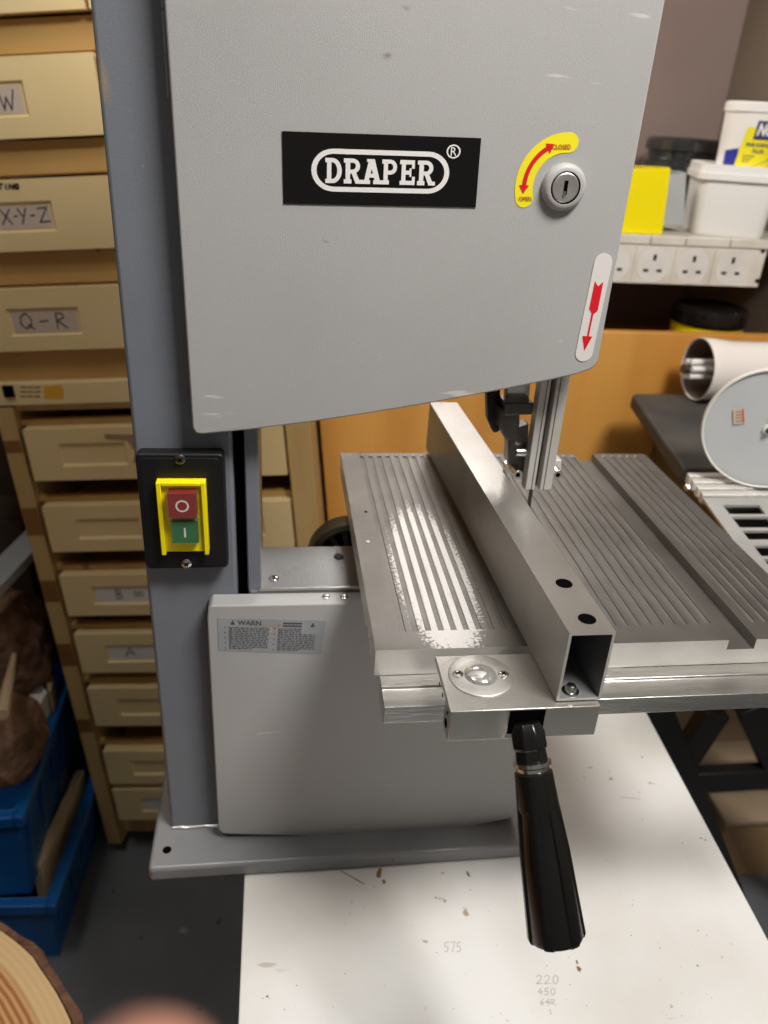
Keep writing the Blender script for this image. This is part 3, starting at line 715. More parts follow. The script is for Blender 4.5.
mb.box((0, dep - .012, 0), (uR, dep, vT), 'tan_wood'); mb.box((post * .55, 0, vT - .012), (uPost, dep - .02, vT - .001), 'tan_wood'); mb.box((post * .55, .02, .0), (uPost, dep - .02, .03), 'tan_wood')
cpart(mb, 'cabinet_body', LC, bevel=.001)
cpart(MB().box((-.009, -.012, 0), (post * .55, -.0005, vT - .002), 'tan_wood'), 'post_strip', LC, bevel=.001)
mb = MB()
for (a, b) in (((20, 438), (26, 450)), ((31, 505), (39, 532)), ((52, 577), (60, 598)), ((66, 640), (74, 662)), ((90, 715), (95, 728))):
    v1, v0 = cab(*a)[1], cab(*b)[1]; mb.box((-.008, -.0125, v0), (post * .54, -.0121, v1), 'brown_tape')
mb.each('tape_patch', None, smooth=False)
for o in [o for o in C.objects if o.name.startswith('tape_patch')]: o.parent = LC
mid = cab(142, 455)[0]
umid = (post + .006 + uPost) / 2
rows = [((24, 430), (37.5, 481)), ((45, 507), (56, 552)), ((62.5, 576), (72, 616)), ((80, 635), (87, 673)), ((95, 689), (101, 726)), ((104, 752), (109, 784)), ((119, 790), (125, 820))]
texts = ['', '', 'B8', 'A', '', '', '']
slotU = (cab(47, 456)[0], cab(108, 456)[0]); 
def drawer(parent, u0, u1, v0, v1, su0, su1, sv0, sv1, face, card, txt, tcw=None, stain=False):
    mb = MB(); d0, d1, r = -.016, 0, .004
    # face with a recessed label slot
    X = [u0, su0, su1, u1]; Z = [v0, sv0, sv1, v1]
    for i in range(3):
        for j in range(3):
            y = d0 + (r if (i, j) == (1, 1) else 0)
            if (i, j) == (1, 1): mb.fan([(X[1] + .003, y, Z[1] + .003), (X[2] - .003, y, Z[1] + .003), (X[2] - .003, y, Z[2] - .003), (X[1] + .003, y, Z[2] - .003)], face)
            else: mb.fan([(X[i], y, Z[j]), (X[i + 1], y, Z[j]), (X[i + 1], y, Z[j + 1]), (X[i], y, Z[j + 1])], face)
    o4 = [(X[1], Z[1]), (X[2], Z[1]), (X[2], Z[2]), (X[1], Z[2])]; i4 = [(X[1] + .003, Z[1] + .003), (X[2] - .003, Z[1] + .003), (X[2] - .003, Z[2] - .003), (X[1] + .003, Z[2] - .003)]
    for k in range(4):
        j = (k + 1) % 4; mb.fan([(o4[k][0], d0, o4[k][1]), (o4[j][0], d0, o4[j][1]), (i4[j][0], d0 + r, i4[j][1]), (i4[k][0], d0 + r, i4[k][1])], face)
    for (a, b) in (((u0, v0), (u1, v0)), ((u1, v0), (u1, v1)), ((u1, v1), (u0, v1)), ((u0, v1), (u0, v0))):
        mb.fan([(a[0], d0, a[1]), (b[0], d0, b[1]), (b[0], .02, b[1]), (a[0], .02, a[1])], face)
    mb.box((u0 + .008, .02, v0 + .004), (u1 - .008, .36, v0 + (v1 - v0) * .7), 'tan')
    mb.fan([(u0, .02, v0), (u1, .02, v0), (u1, .02, v1), (u0, .02, v1)], 'tan')
    if stain: mb.fan([(u0 + (u1 - u0) * a, d0 - .0003, v0 + (v1 - v0) * b) for a, b in ((.62, .88), (.98, .84), (.99, .4), (.86, .25), (.80, .32), (.84, .55), (.78, .74), (.62, .78))], 'glue_stain')
    dr = cpart(mb, 'drawer', parent, smooth=False)
    fn = lambda s, q, e=0: V((su0 + (su1 - su0) * s, d0 + r - .0012 - e, sv1 + (sv0 - sv1) * q))
    if card:
        m2 = MB().box((su0 + .006, d0 + r - .0008, sv0 + .004), (su1 - .006, d0 + r - .0002, sv1 - .005), card)
        if txt == 'A': write(m2, fn, 'A', .33, .2, .16, .5, .0016, 'pencil_dark', (0, -1, 0))
        elif txt == 'B8': write(m2, fn, 'B', .38, .22, .12, .5, .0016, 'pencil_dark', (0, -1, 0)); write(m2, fn, '00', .68, .32, .07, .3, .0014, 'pencil_dark', (0, -1, 0), gap=.1)
        elif txt == 'QR': write(m2, fn, 'Q', .16, .2, .17, .55, .0020, 'pencil_dark', (0, -1, 0)); write(m2, fn, '-', .42, .35, .14, .3, .0020, 'pencil_dark', (0, -1, 0)); write(m2, fn, 'R', .65, .22, .15, .55, .0020, 'pencil_dark', (0, -1, 0))
        elif txt == 'XYZ':
            write(m2, fn, 'W', -.02, .25, .12, .5, .0020, 'pencil_dark', (0, -1, 0)); write(m2, fn, '2', .13, .62, .05, .22, .0016, 'pencil_dark', (0, -1, 0))
            for ch, s, wd in (('-', .20, .06), ('X', .30, .13), ('-', .47, .05), ('Y', .53, .11), ('-', .68, .07), ('Z', .79, .14)): write(m2, fn, ch, s, .22, wd, .5, .0020, 'pencil_dark', (0, -1, 0))
        elif txt == 'VW': write(m2, fn, '-', .52, .28, .12, .5, .002, 'pencil_dark', (0, -1, 0)); write(m2, fn, 'W', .66, .24, .19, .55, .002, 'pencil_dark', (0, -1, 0))
        elif txt: pass
        m2.build('label_card', dr, smooth=False)
    return dr
for k, ((a, b), tx) in enumerate(zip(rows, texts)):
    v1, v0 = cab(*a, -.016)[1], cab(*b, -.016)[1]; h = v1 - v0
    for side_ in (0, 1):
        u0 = post * .55 + .010 if side_ == 0 else umid + .005; u1 = umid - .005 if side_ == 0 else uPost - .004
        ins = (u1 - u0) * .24
        drawer(LC, u0, u1, v0, v1, u0 + ins, u1 - ins, v0 + h * .27, v1 - h * .28, 'cream' if k < 0 else 'tan_wood' if False else 'cream',
               'paper_white' if (tx or k == 6) and side_ == 0 else None, tx, stain=(k == 0 and side_ == 0))
    mb = MB().box((post * .55, .004, v1 + .001), (uPost, .016, v1 + .010), 'tan')
    cpart(mb, 'drawer_rail', LC, smooth=False)
cpart(MB().box((umid - .004, .006, .03), (umid + .004, .3, vT - .012), 'tan_wood'), 'divider', LC)

# upper, wider cabinet stacked on the lower one
uL = cab(-75, 380)[0]
CM2 = CM @ Matrix.Translation((0, 0, vT))
UC = thing('drawer_cabinet', 'cream index-card cabinet with wide lettered drawers, stacked on the narrower one', 'cabinet', 'stacked drawer cabinets', mtx=CM2)
def c2(px, py, dep=-.016): u, v = cab(px, py, dep); return u, v - vT
mb = MB(); vt2 = 1.05; VV = lambda py: c2(60, py)[1]
mb.box((uL, .01, 0), (uL + .02, dep, vt2), 'tan'); mb.box((uR - .02, .01, 0), (uR, dep, vt2), 'tan'); mb.box((uL, dep - .01, 0), (uR, dep, vt2), 'tan')
mb.box((uL + .02, .02, .001), (uR - .02, dep - .01, .02), 'tan')
cpart(mb, 'cabinet_body', UC)
mb = MB().box((uL, -.014, .001), (uR, .01, VV(382.5)), 'cream'); br = cpart(mb, 'base_rail', UC, bevel=.0015)
mb = MB(); 
a, b = c2(43, 385), c2(63, 398); mb.fan([V((q[0], -.0145, q[1])) for q in (c2(43, 387), c2(60, 385), c2(63, 389), c2(63, 399), c2(44, 399))], 'amber')
for k in range(9): 
    q = c2(20 + (k % 3) * 7, 387 + (k // 3) * 4.5); mb.box((q[0], -.0146, q[1] - .002), (q[0] + .009, -.0142, q[1]), 'brown_tape')
q = c2(2, 386); q2 = c2(15, 397); mb.box((q[0], -.018, q2[1]), (q2[0], -.0142, q[1]), 'black')
mb.build('sticker', br, smooth=False)
cpart(MB().box((uL, .002, VV(382)), (uR, .01, VV(353)), 'tan'), 'plinth_rail', UC)
QR = (VV(350), VV(287.5)); XY = (VV(250), VV(177.5)); WW = (VV(136.5), VV(53.5)); TP = (VV(10), VV(-80)); 
sQ = (c2(7, 320)[0], c2(80, 320)[0]); cen = (sQ[0] + sQ[1]) / 2; rhalf = (c2(127, 340)[0] + .004 - cen)
ncol = 0
for (v0, v1), tx, sl in ((QR, 'QR', (335, 307)), (XY, 'XYZ', (231, 200)), (WW, 'VW', (115, 78)), (TP, '', None)):
    for col in range(3):
        cu = cen + col * (2 * rhalf + .036) - {'QR': 0, 'XYZ': .007}.get(tx, .012)
        if cu - rhalf + .05 > uR: continue
        u0, u1 = cu - rhalf, min(cu + rhalf + .03, uR - .006); h = v1 - v0
        s0, s1 = (VV(sl[0]), VV(sl[1])) if sl else (v0 + h * .3, v1 - h * .3)
        hw = (sQ[1] - sQ[0]) / 2
        drawer(UC, u0, u1, v0, v1, cu - hw, min(cu + hw, u1 - .01), s0, s1, 'cream', 'paper' if col == 0 or True else None, tx if col == 0 else '')
for y0_, y1_ in ((276, 252), (165, 139), (42, 14)):
    cpart(MB().box((uL + .02, .002, VV(y0_ + 10)), (uR - .02, .012, VV(y1_)), 'tan').box((uL + .02, -.002, VV(y0_ + 8)), (uR - .02, .002, VV(y0_ - 1)), 'tan'), 'drawer_rail', UC, smooth=False)
mb = MB(); f2 = lambda s, q, e=0: V((c2(s, q)[0], -.0166, c2(s, q)[1]))
write(mb, f2, 'RATING', -12, 184, 4.6, 5, .0022, 'black', (0, -1, 0), gap=.15)
mb.build('marker_scrawl', UC, smooth=False)

# ------------------------------------------------------------------ orange board and what stands behind it
YB_ = .765
pl_ = V((at(312, 424, 1, YB_).x, YB_, 0)); ztop = at(604, 332, 1, YB_).z; zt2 = at(768, 335, 1, YB_).z
bl_ = lambda z: pl_.x + .013 + (-.13 - z) * .095
mb = MB().prism([V((bl_(-.729), YB_, -.729)), V((1.24, YB_, -.729)), V((1.24, YB_, ztop)), V((bl_(ztop), YB_, ztop))], (0, .018, 0), 'orange_wood')
tag(mb.build('wooden_board', bevel=.001), 'upright orange-brown veneered board standing behind the bandsaw table', 'board')
# shelf with socket strip
YS = .83; zs0 = at(700, 285, 1, YS).z; zs1 = at(700, 247, 1, YS).z; zs2 = at(700, 237, 1, YS).z
t = thing('wall_shelf', 'white wall shelf carrying tubs above the socket strip', 'shelf', loc=(.4, WY, zs1))
xe = at(766, 250, 1, YS).x
MB().box((-.05, YS + .004, zs1 + .001), (.796, WY - .001, zs2 - .001), 'shelf_white').build('shelf_board', t, bevel=.001)
mb = MB(); x = .15; random.seed(3)
while x < .785:
    wd = random.choice([.042, .058, .075]); mb.box((x, YS - .006, zs1 + .0012), (min(x + wd, .795), YS + .0035, zs2 - .0002), 'socket_white'); x += wd + .0015
mb.build('edge_strip', t, bevel=.0015)
MB().box((-.05, YS + .06, zs1 - .24), (-.03, WY - .001, zs1 - .001), 'shelf_white').build('shelf_bracket', t)
MB().box((.7965, YS + .02, ztop - .30), (.815, WY - .001, 1.1), 'wall_side').build('side_panel', t)
off(t, (.4, WY, zs1))
SS = thing('socket_strip', 'white multi-gang strip of mains sockets below the shelf of tubs', 'socket strip', loc=(.5, YS, zs0))
MB().box((.10, YS - .004, zs0), (xe, YS + .03, zs1), 'socket_white').build('strip_body', SS, bevel=.001)
cxs = [at(px, 262, 1, YS - .006).x for px in (654, 693, 733)]; pit = (cxs[2] - cxs[0]) / 2
zc0 = (zs0 + zs1) / 2
for k in range(-3, 3):
    cx = cxs[0] + k * pit + (0 if k >= 0 else 0)
    mb = MB().box((cx - pit / 2 + .0006, YS - .0055, zs0 + .001), (cx + pit / 2 - .0006, YS - .004, zs1 - .001), 'socket_white')
    mb.prism([V((cx + pit * .40 * math.cos(2 * math.pi * i / 32), YS - .0056, zc0 + (zs1 - zs0) * .47 * math.sin(2 * math.pi * i / 32))) for i in range(32)], (0, -.0006, 0), 'socket_clean')
    s_ = MB()
    for (dx, dz, wx, wz) in ((0, .012, .0026, .0048), (-.0115, -.0085, .0042, .0022), (.0115, -.0085, .0042, .0022)):
        s_.box((cx + dx - wx, YS - .0066, zc0 + dz - wz), (cx + dx + wx, YS - .0062, zc0 + dz + wz), 'black')
    so = mb.build('socket', SS, smooth=False); s_.each('pin_hole', so, smooth=False)
mb = MB()
for q in ((763, 251), (757, 281)): mb.lathe(at(*q, 1, YS - .0041), (0, -1, 0), [(0, .004), (.0006, .003)], 'black', 12)
mb.each('screw_hole', SS)
off(SS, (.5, YS, zs0))
zsh = zs2 - .001
# square tub
def sqtub(px0, px1, pyb, pyt, y, name, lab):
    x0, x1 = at(px0, pyb, 1, y).x, at(px1, pyb, 1, y).x; h = at((px0 + px1) / 2, pyt, 1, y).z - zsh; w_ = x1 - x0; cx = (x0 + x1) / 2
    t = thing(name, lab, 'tub', loc=(cx, y + w_ / 2, zsh))
    k = .93; prof = [(0, k), (h * .80, 1.0)]
    def ringp(z, s): return [p for p in [V((cx + (q.x) * s, y + w_ / 2 + q.z * s, z)) for q in rr(-w_ / 2, -w_ / 2, w_ / 2, w_ / 2, w_ * .14, 0)]]
    def shell(levels, m, closed=True):
        mb = MB(); vs = []; n = len(ringp(0, 1))
        for z, s in levels: vs += ringp(z, s)
        fs = [[j * n + i, j * n + (i + 1) % n, (j + 1) * n + (i + 1) % n, (j + 1) * n + i] for j in range(len(levels) - 1) for i in range(n)] + [list(range(n))[::-1], list(range((len(levels) - 1) * n, len(levels) * n))]
        return mb.add(vs, fs, m)
    shell([(zsh, .88), (zsh + .004, .91), (zsh + h * .80, .97)], 'tub_white').build('tub_body', t)
    shell([(zsh + h * .78, .99), (zsh + h * .79, 1.06), (zsh + h * .88, 1.06), (zsh + h * .885, 1.03), (zsh + h, 1.02), (zsh + h, .97), (zsh + h - .004, .95)], 'tub_white').build('tub_lid', t)
    off(t, (cx, y + w_ / 2, zsh)); t.rotation_euler.z = R(-17); return cx, zsh + h - .004, w_
cx, zl, wt = sqtub(703.5, 776, 235, 166, YS + .02, 'square_tub', 'square white plastic tub with a lid, under the round filler tub')
# round filler tub on the lid
t = thing('filler_tub', 'round white tub with yellow and blue label, on top of the square tub', 'tub')
yc = YS + .02 + wt / 2; xl_, xr_ = at(720, 150, 1, yc).x, 0; rad = .0445; xc = xl_ + rad; hh = at(760, 101, 1, yc).z - zl
t.location = (xc, yc, zl)
MB().lathe((0, 0, 0), (0, 0, 1), [(0, rad * .90), (.003, rad * .93), (hh - .016, rad)], 'tub_white', 48).build('tub_body', t)
MB().lathe((0, 0, hh - .017), (0, 0, 1), [(0, rad * 1.01), (.001, rad * 1.06), (.013, rad * 1.06), (.0145, rad * 1.0), (.0150, rad * .97), (.0125, rad * .94)], 'tub_white', 48).build('tub_lid', t)
def wrapF(s, q, e=0):   # s: angle share across the front, q: height downwards
    a = R(-168 + 156 * s); z = (hh - .018) * (1 - q); r = rad * (.93 + .07 * z / (hh - .016)) + .0004 + e
    return V((r * math.cos(a), r * math.sin(a), z))
mb = MB()
def patch(c4, m, e=0, n=10):
    (a, b, c3, d) = c4
    L_ = lambda p, q, k: (p[0] + (q[0] - p[0]) * k, p[1] + (q[1] - p[1]) * k)
    for k in range(n): mb.fan([wrapF(*L_(a, b, k / n), e), wrapF(*L_(a, b, (k + 1) / n), e), wrapF(*L_(d, c3, (k + 1) / n), e), wrapF(*L_(d, c3, k / n), e)], m)
patch(((0.02, .80), (1, .80), (1, .985), (0.02, .985)), 'blue_ink', 0, 20)
patch(((0.02, .70), (.22, .64), (.22, .81), (0.02, .81)), 'blue_ink', 0, 6)
patch(((.27, .25), (.86, .25), (.86, .98), (.20, .98)), 'yellow_label', .0002, 14)
patch(((.38, .985), (.86, .72), (.88, .99), (.60, .99)), 'blue_ink', .0004)
patch(((.385, .13), (.86, .13), (.86, .47), (.365, .47)), 'navy_ink', .0005)
text(mb, wrapF, 'NO', .395, .62, .17, .40, 'white_ink', e=.0009, bold=.05, shear=.2)
text(mb, wrapF, 'FINE SURFACE', .30, .66, .53, .60, 'navy_ink', e=.0006, bold=.03); text(mb, wrapF, 'FILLER', .40, .56, .645, .715, 'navy_ink', e=.0006, bold=.03)
for k in range(3): patch(((.29, .78 + k * .05 - .016), (.44 - k * .03, .78 + k * .05 - .016), (.44 - k * .03, .78 + k * .05), (.29, .78 + k * .05)), 'navy_ink', .0006, 4)
mb.build('tub_label', t, smooth=False)
# yellow box
def boxthing(name, lab, cat, px, y, d, m, lid=True):
    q = ptsY(px, y); z0 = zsh; mb = MB()
    pts = [V((p.x, y, max(p.z, z0))) for p in q]
    t = thing(name, lab, cat, loc=((q[0].x + q[2].x) / 2, y + d / 2, z0))
    mb.prism(pts, (0, d, 0), m).build('carton', t, bevel=.0012)
    x0, x1, zt_ = min(p.x for p in pts), max(p.x for p in pts), max(p.z for p in pts)
    if lid: MB().box((pts[0].x + .0015, y + .002, zt_ - .0002), (pts[1].x - .0015, y + d * .5, zt_ + .0008), m).build('flap', t)
    off(t, ((q[0].x + q[2].x) / 2, y + d / 2, z0)); return t
boxthing('yellow_box', 'plain bright yellow carton at the front of the tub shelf', 'box', [(612, 170), (671, 168.5), (662, 236), (600, 236)], YS + .012, .03, 'yellow')
boxthing('grey_box', 'pale grey box half hidden behind the yellow carton', 'box', [(640, 176), (686.5, 173), (684, 226), (640, 226)], YS + .06, .05, 'grey_box')
# dark glass jar
c = V((at(680, 180, 1, YS + .25).x, YS + .255, zsh)); t = thing('dark_jar', 'wide dark transparent container at the back of the tub shelf', 'jar', loc=c)
hj = at(680, 138, 1, YS + .255).z - zsh
MB().lathe((0, 0, 0), (0, 0, 1), [(0, .058), (hj * .35, .066), (hj * .55, .069), (hj * .6, .073), (hj * .72, .073), (hj * .76, .065), (hj * .84, .066)], 'dark_glass', 40).build('jar_body', t)
MB().lathe((0, 0, 0), (0, 0, 1), [(hj * .84, .067), (hj * .86, .072), (hj * .97, .071), (hj, .066), (hj * .96, .062), (hj * .95, .02)], 'dark_glass', 40).build('jar_lid', t)
# lower shelf behind the board with black-lidded yellow tub
zl2 = ztop - .09
tag(MB().box((.16, YB_ + .02, zl2 - .018), (.795, WY - .001, zl2), 'orange_wood').build('lower_shelf', bevel=.001), 'wooden shelf behind the upright orange board, holding the black-lidded tub', 'shelf')
y_ = YB_ + .105; c = V((at(709, 315, 1, y_).x, y_, zl2)); hb = at(709, 304, 1, y_).z - zl2; rb = .062
t = thing('black_lidded_tub', 'yellow tub with a big black lid behind the orange board', 'tub', loc=c)
zk = at(709, 331, 1, y_ - rb).z - zl2
MB().lathe((0, 0, 0), (0, 0, 1), [(0, rb * .9), (zk, rb * .98)], 'yellow', 48).build('tub_body', t)
MB().lathe((0, 0, 0), (0, 0, 1), [(zk, rb), (zk + .002, rb * 1.03), (hb * .93, rb * 1.02), (hb * .98, rb * .95), (hb, rb * .8), (hb - .003, rb * .76), (hb - .004, .01)], 'gloss_black', 48).build('tub_lid', t)
# dim stack behind the board, seen left of the tub
for k, (xx, zz) in enumerate(((.47, 0), (.475, .02))):
    pass
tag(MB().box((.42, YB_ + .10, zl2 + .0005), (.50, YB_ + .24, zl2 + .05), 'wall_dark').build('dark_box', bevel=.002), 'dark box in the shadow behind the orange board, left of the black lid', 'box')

# ------------------------------------------------------------------ machine at the right, on a black folding stand
ZS = -.05
FS = thing('folding_stand', 'black steel A-frame stand under the slotted machine table', 'stand', loc=(.5, .5, FZ))
def barpx(p, q, ya, yb2, wd, name):
    a, b = at(*p, 1, ya), at(*q, 1, yb2); d = (b - a).normalized(); s = d.cross(V((0, 1, 0))).normalized() * wd / 2
    MB().prism([a - s, a + s, b + s, b - s], (0, .025, 0), 'stand_black').build(name, FS, bevel=.002)
    return a, b
def leg3(a, b, wd=.03):
    a, b = V(a), V(b); d = (b - a).normalized(); s = d.cross(V((0, 1, 0))).normalized() * wd / 2
    MB().prism([a - s, a + s, b + s, b - s], (0, .025, 0), 'stand_black').build('leg', FS, bevel=.002)
ys1 = .45
apx = at(738, 706, 1, ys1)
pL = at(692, 775, 1, ys1); dL = (pL - apx).normalized()
def ext(a, d, z): return a + d * ((z - a.z) / d.z)
topz = ZS - .045
cor = at(634, 393, 2, ZS); nf = at(684, 469, 2, ZS); xR = 1.0; yfr = nf.y; edg = V((nf.x - cor.x, nf.y - cor.y, 0))
sh = V((-.022, 0, 0)); sh2 = V((.022, 0, 0)); railz = ZS - .19
leg3(ext(apx + sh, dL, FZ) + (apx + sh - ext(apx + sh, dL, FZ)) * .97, ext(apx + sh, dL, FZ), .045)
pR = at(767, 770, 1, ys1); dR = (pR - apx).normalized(); leg3(apx + sh2 - dR * -.01, ext(apx + sh2, dR, FZ), .045)
MB().box((apx.x - .05, ys1 - .002, apx.z + .006), (apx.x + .05, ys1 + .027, railz - .031), 'stand_black').build('post', FS, bevel=.002)
za, zb2 = at(735, 772, 1, ys1).z, at(735, 791, 1, ys1).z
MB().box((ext(apx + sh, dL, za).x, ys1 - .002, zb2), (ext(apx + sh2, dR, za).x + .02, ys1 + .02, za), 'stand_black').build('crossbar', FS, bevel=.002)
ys0 = .35; a, b = at(700, 791, 1, ys0), at(757, 938, 1, ys0); d = (b - a).normalized(); sB = V((-.014, 0, 0))
q0 = ext(a + sB, d, railz - .03); leg3(q0, ext(a + sB, d, FZ), .04)
MB().box((nf.x + .02, ys0, railz - .03), (.95, ys1 + .05, railz), 'stand_black').build('top_rail', FS, bevel=.002)
for x_ in (.92,):
    leg3(V((x_, ys0, railz - .03)), V((x_ + .06, ys0, FZ)), .04)
off(FS, (.5, .5, FZ))
MM = thing('slotted_machine', 'workshop machine with a black table, ribbed metal strip and slotted grey plate', 'machine', loc=(.6, .45, railz))
def inset(z0, z1, d_, name, m):
    pts = [V((cor.x + d_, cor.y - d_ * .8, z0)), V((xR - d_, cor.y - d_ * .8, z0)), V((xR - d_, .34, z0)), V((nf.x + edg.x * .12 + d_, .34, z0))]
    MB().prism(pts, (0, 0, z1 - z0), m).build(name, MM, bevel=.003)
mb = MB().prism([V((cor.x, cor.y, ZS)), V((xR, cor.y, ZS)), V((xR, yfr, ZS)), V((nf.x, yfr, ZS)), V((cor.x + edg.x * .10 - .004, cor.y + edg.y * .10, ZS)), V((cor.x - .007, cor.y - .010, ZS))], (0, 0, -.022), 'slab_black')
mb.build('black_table', MM, bevel=.004, seg=3)
inset(railz + .001, ZS - .0225, .035, 'machine_body', 'stand_black')
# ribbed strip
ya, yb_ = at(730, 494, 2, ZS).y, yfr - .002; pa_, pb2 = at(683, 470, 2, ZS), at(700, 494, 2, ZS)
for k in range(4):
    f0, f1 = k / 4, (k + .62) / 4
    lx = lambda f: pb2.x + (pa_.x - pb2.x) * f + .004; ly = lambda f: ya + (yb_ - ya) * f
    MB().prism([V((lx(f0), ly(f0), ZS - .001)), V((xR, ly(f0), ZS - .001)), V((xR, ly(f1), ZS - .001)), V((lx(f1), ly(f1), ZS - .001))], (0, 0, -.012), 'alu_cut').build('rib', MM, bevel=.0006)
# slotted plate, its slots as openings between bars
zp = ZS - .004
def bars(*px): return [at(*q, 2, zp) for q in px]
LX = lambda y: 722.6 + (y - 505) * .76
RX = lambda y: 759 + (y - 505) * .70
def plate(*px): mb.prism(bars(*px), (0, 0, -.003), 'cast_alu')
mb = MB(); yend = 600
plate((703, 498), (LX(498), 498), (LX(yend), yend), (776, yend))
plate((RX(498), 498), (900, 498), (900, yend), (RX(yend), yend))
cuts = [498, 505, 514.0, 516.8, 527.5, 530.5, 539.5, 545.5, 556, 559, 571, 574, 588, 600]
for y0_, y1_ in zip(cuts[::2], cuts[1::2]): plate((LX(y0_), y0_), (RX(y0_), y0_), (RX(y1_), y1_), (LX(y1_), y1_))
mb.build('slotted_plate', MM)
MB().lathe(V((at(687, 487, 2, ZS - .01).x, at(687, 487, 2, ZS - .01).y, ZS - .01)), (0, -1, 0), [(0, .004), (.004, .004), (.006, .002)], 'chrome').build('screw', MM)
off(MM, (.6, .45, railz))
# grey disc with white rim, leaning upright on the table
yd = at(760, 489, 2, ZS).y + .008
c = at(766, 436, 1, yd); rd = (at(766, 436, 1, yd) - at(704, 436, 1, yd)).length; c.z = ZS + rd * .985
t = thing('round_disc', 'large light grey disc with white rim and small paper sticker, standing on edge', 'disc', loc=(c.x, yd, ZS))
nv = V((-.42, -.9, .0)).normalized(); rd *= .94
c = V((0, 0, rd + .001))
MB().lathe(c, nv, [(-.003, rd * .96), (-.003, rd), (.004, rd), (.005, rd * .985), (.004, rd * .965)], 'rim_white', 72, caps=False).build('rim', t)
MB().lathe(c, nv, [(-.002, rd * .97), (.0015, rd * .97)], 'disc_grey', 72).build('disc_face', t)
MB().lathe(c, nv, [(.0015, .0062), (.004, .0058), (.0044, .0035)], 'rim_white', 24).lathe(c, nv, [(.004, .0032), (.008, .0030)], 'dark_steel', 16).build('hub', t)
uy = V((0, 0, 1)); ux = V((-nv.y, nv.x, 0))
for (s, z_, wd, hg, an) in ((-.0345, .0110, .012, .019, .28), (.004, .014, .012, .019, .12)):
    o = c + ux * s + uy * z_ + nv * .0030; a_ = ux * math.cos(an) + uy * math.sin(an); b_ = uy * math.cos(an) - ux * math.sin(an)
    mb = MB().fan([o + a_ * i * wd / 2 + b_ * j * hg / 2 for i, j in ((-1, -1), (1, -1), (1, 1), (-1, 1))], 'paper')
    for i in range(4): mb.fan([o + nv * .0003 + a_ * (i_ * wd * .3) + b_ * (hg * (-.3 + .2 * i) + j_ * .0008) for i_, j_ in ((-1, -1), (1, -1), (1, 1), (-1, 1))], 'glue_stain')
    mb.fan([o + nv * .0003 + a_ * (wd * .38 + i_ * .0007) + b_ * (j_ * hg * .45) for i_, j_ in ((-1, -1), (1, -1), (1, 1), (-1, 1))], 'red_ink')
    mb.build('paper_sticker', t, smooth=False)
# white tube lying behind the disc
ro = .0475; zc_ = ZS + ro + .001
e0 = at(697, 369, 2, zc_); yt = e0.y; axd = V((1, .04, .0)).normalized()
t = thing('plastic_tube', 'white flared plastic tube lying on its side on the black table', 'tube', loc=(e0.x, yt, ZS))
o = V((0, 0, ro + .001))
MB().lathe(o, axd, [(.002, ro - .0022), (0, ro - .0012), (.0005, ro), (.012, ro * .995), (.03, ro * .95), (.05, ro * .90), (.09, ro * .88), (.30, ro * .88)], 'tube_white', 64, caps=False).build('tube_wall', t)
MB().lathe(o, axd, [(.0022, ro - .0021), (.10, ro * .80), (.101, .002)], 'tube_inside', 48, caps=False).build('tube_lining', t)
oc = o
mb = MB().cyl(oc - axd * .012, oc + axd * .10, .006, .006, 'tub_white', 16)
for k in range(6):
    an = 2 * math.pi * k / 6; u = axd.orthogonal().normalized(); w_ = axd.cross(u); p = oc + (u * math.cos(an) + w_ * math.sin(an)) * .0125
    mb.cyl(p - axd * .016, p + axd * .03, .0042, .0042, 'tub_white', 10)
mb.build('splined_core', t); MB().cyl(oc - axd * .024, oc - axd * .012, .007, .007, 'dark_steel', 16).build('core_pin', t)
# storage seen through the stand
ysf = .5843
tag(MB().box((.60, ysf + .05, -.7295), (1.24, ysf + .068, -.40), 'plank_beige').build('beige_board', bevel=.001), 'low beige board seen through the black stand', 'board')
t = thing('low_shelf', 'low brown shelf under the stand behind the bench', 'shelf', loc=(.8, .72, FZ))
MB().box((.48, ysf, -.757), (1.24, 1.1, -.7305), 'plank_beige').build('shelf_board', t, bevel=.001)
for x in (.50, 1.21):
    for y in (ysf + .04, 1.06): MB().box((x - .015, y - .015, FZ), (x + .015, y + .015, -.758), 'tan_wood').build('leg', t)
off(t, (.8, .72, FZ))
t = thing('wooden_box', 'tan wooden box on the floor under the stand', 'box', loc=(.98, .68, FZ))
MB().box((.82, ysf + .004, FZ), (1.16, .85, -.914), 'box_tan').build('box_body', t, bevel=.002)
MB().box((.815, ysf - .001, -.9135), (1.165, .855, -.900), 'plank_beige').build('box_lid', t, bevel=.002)
off(t, (.98, .68, FZ))

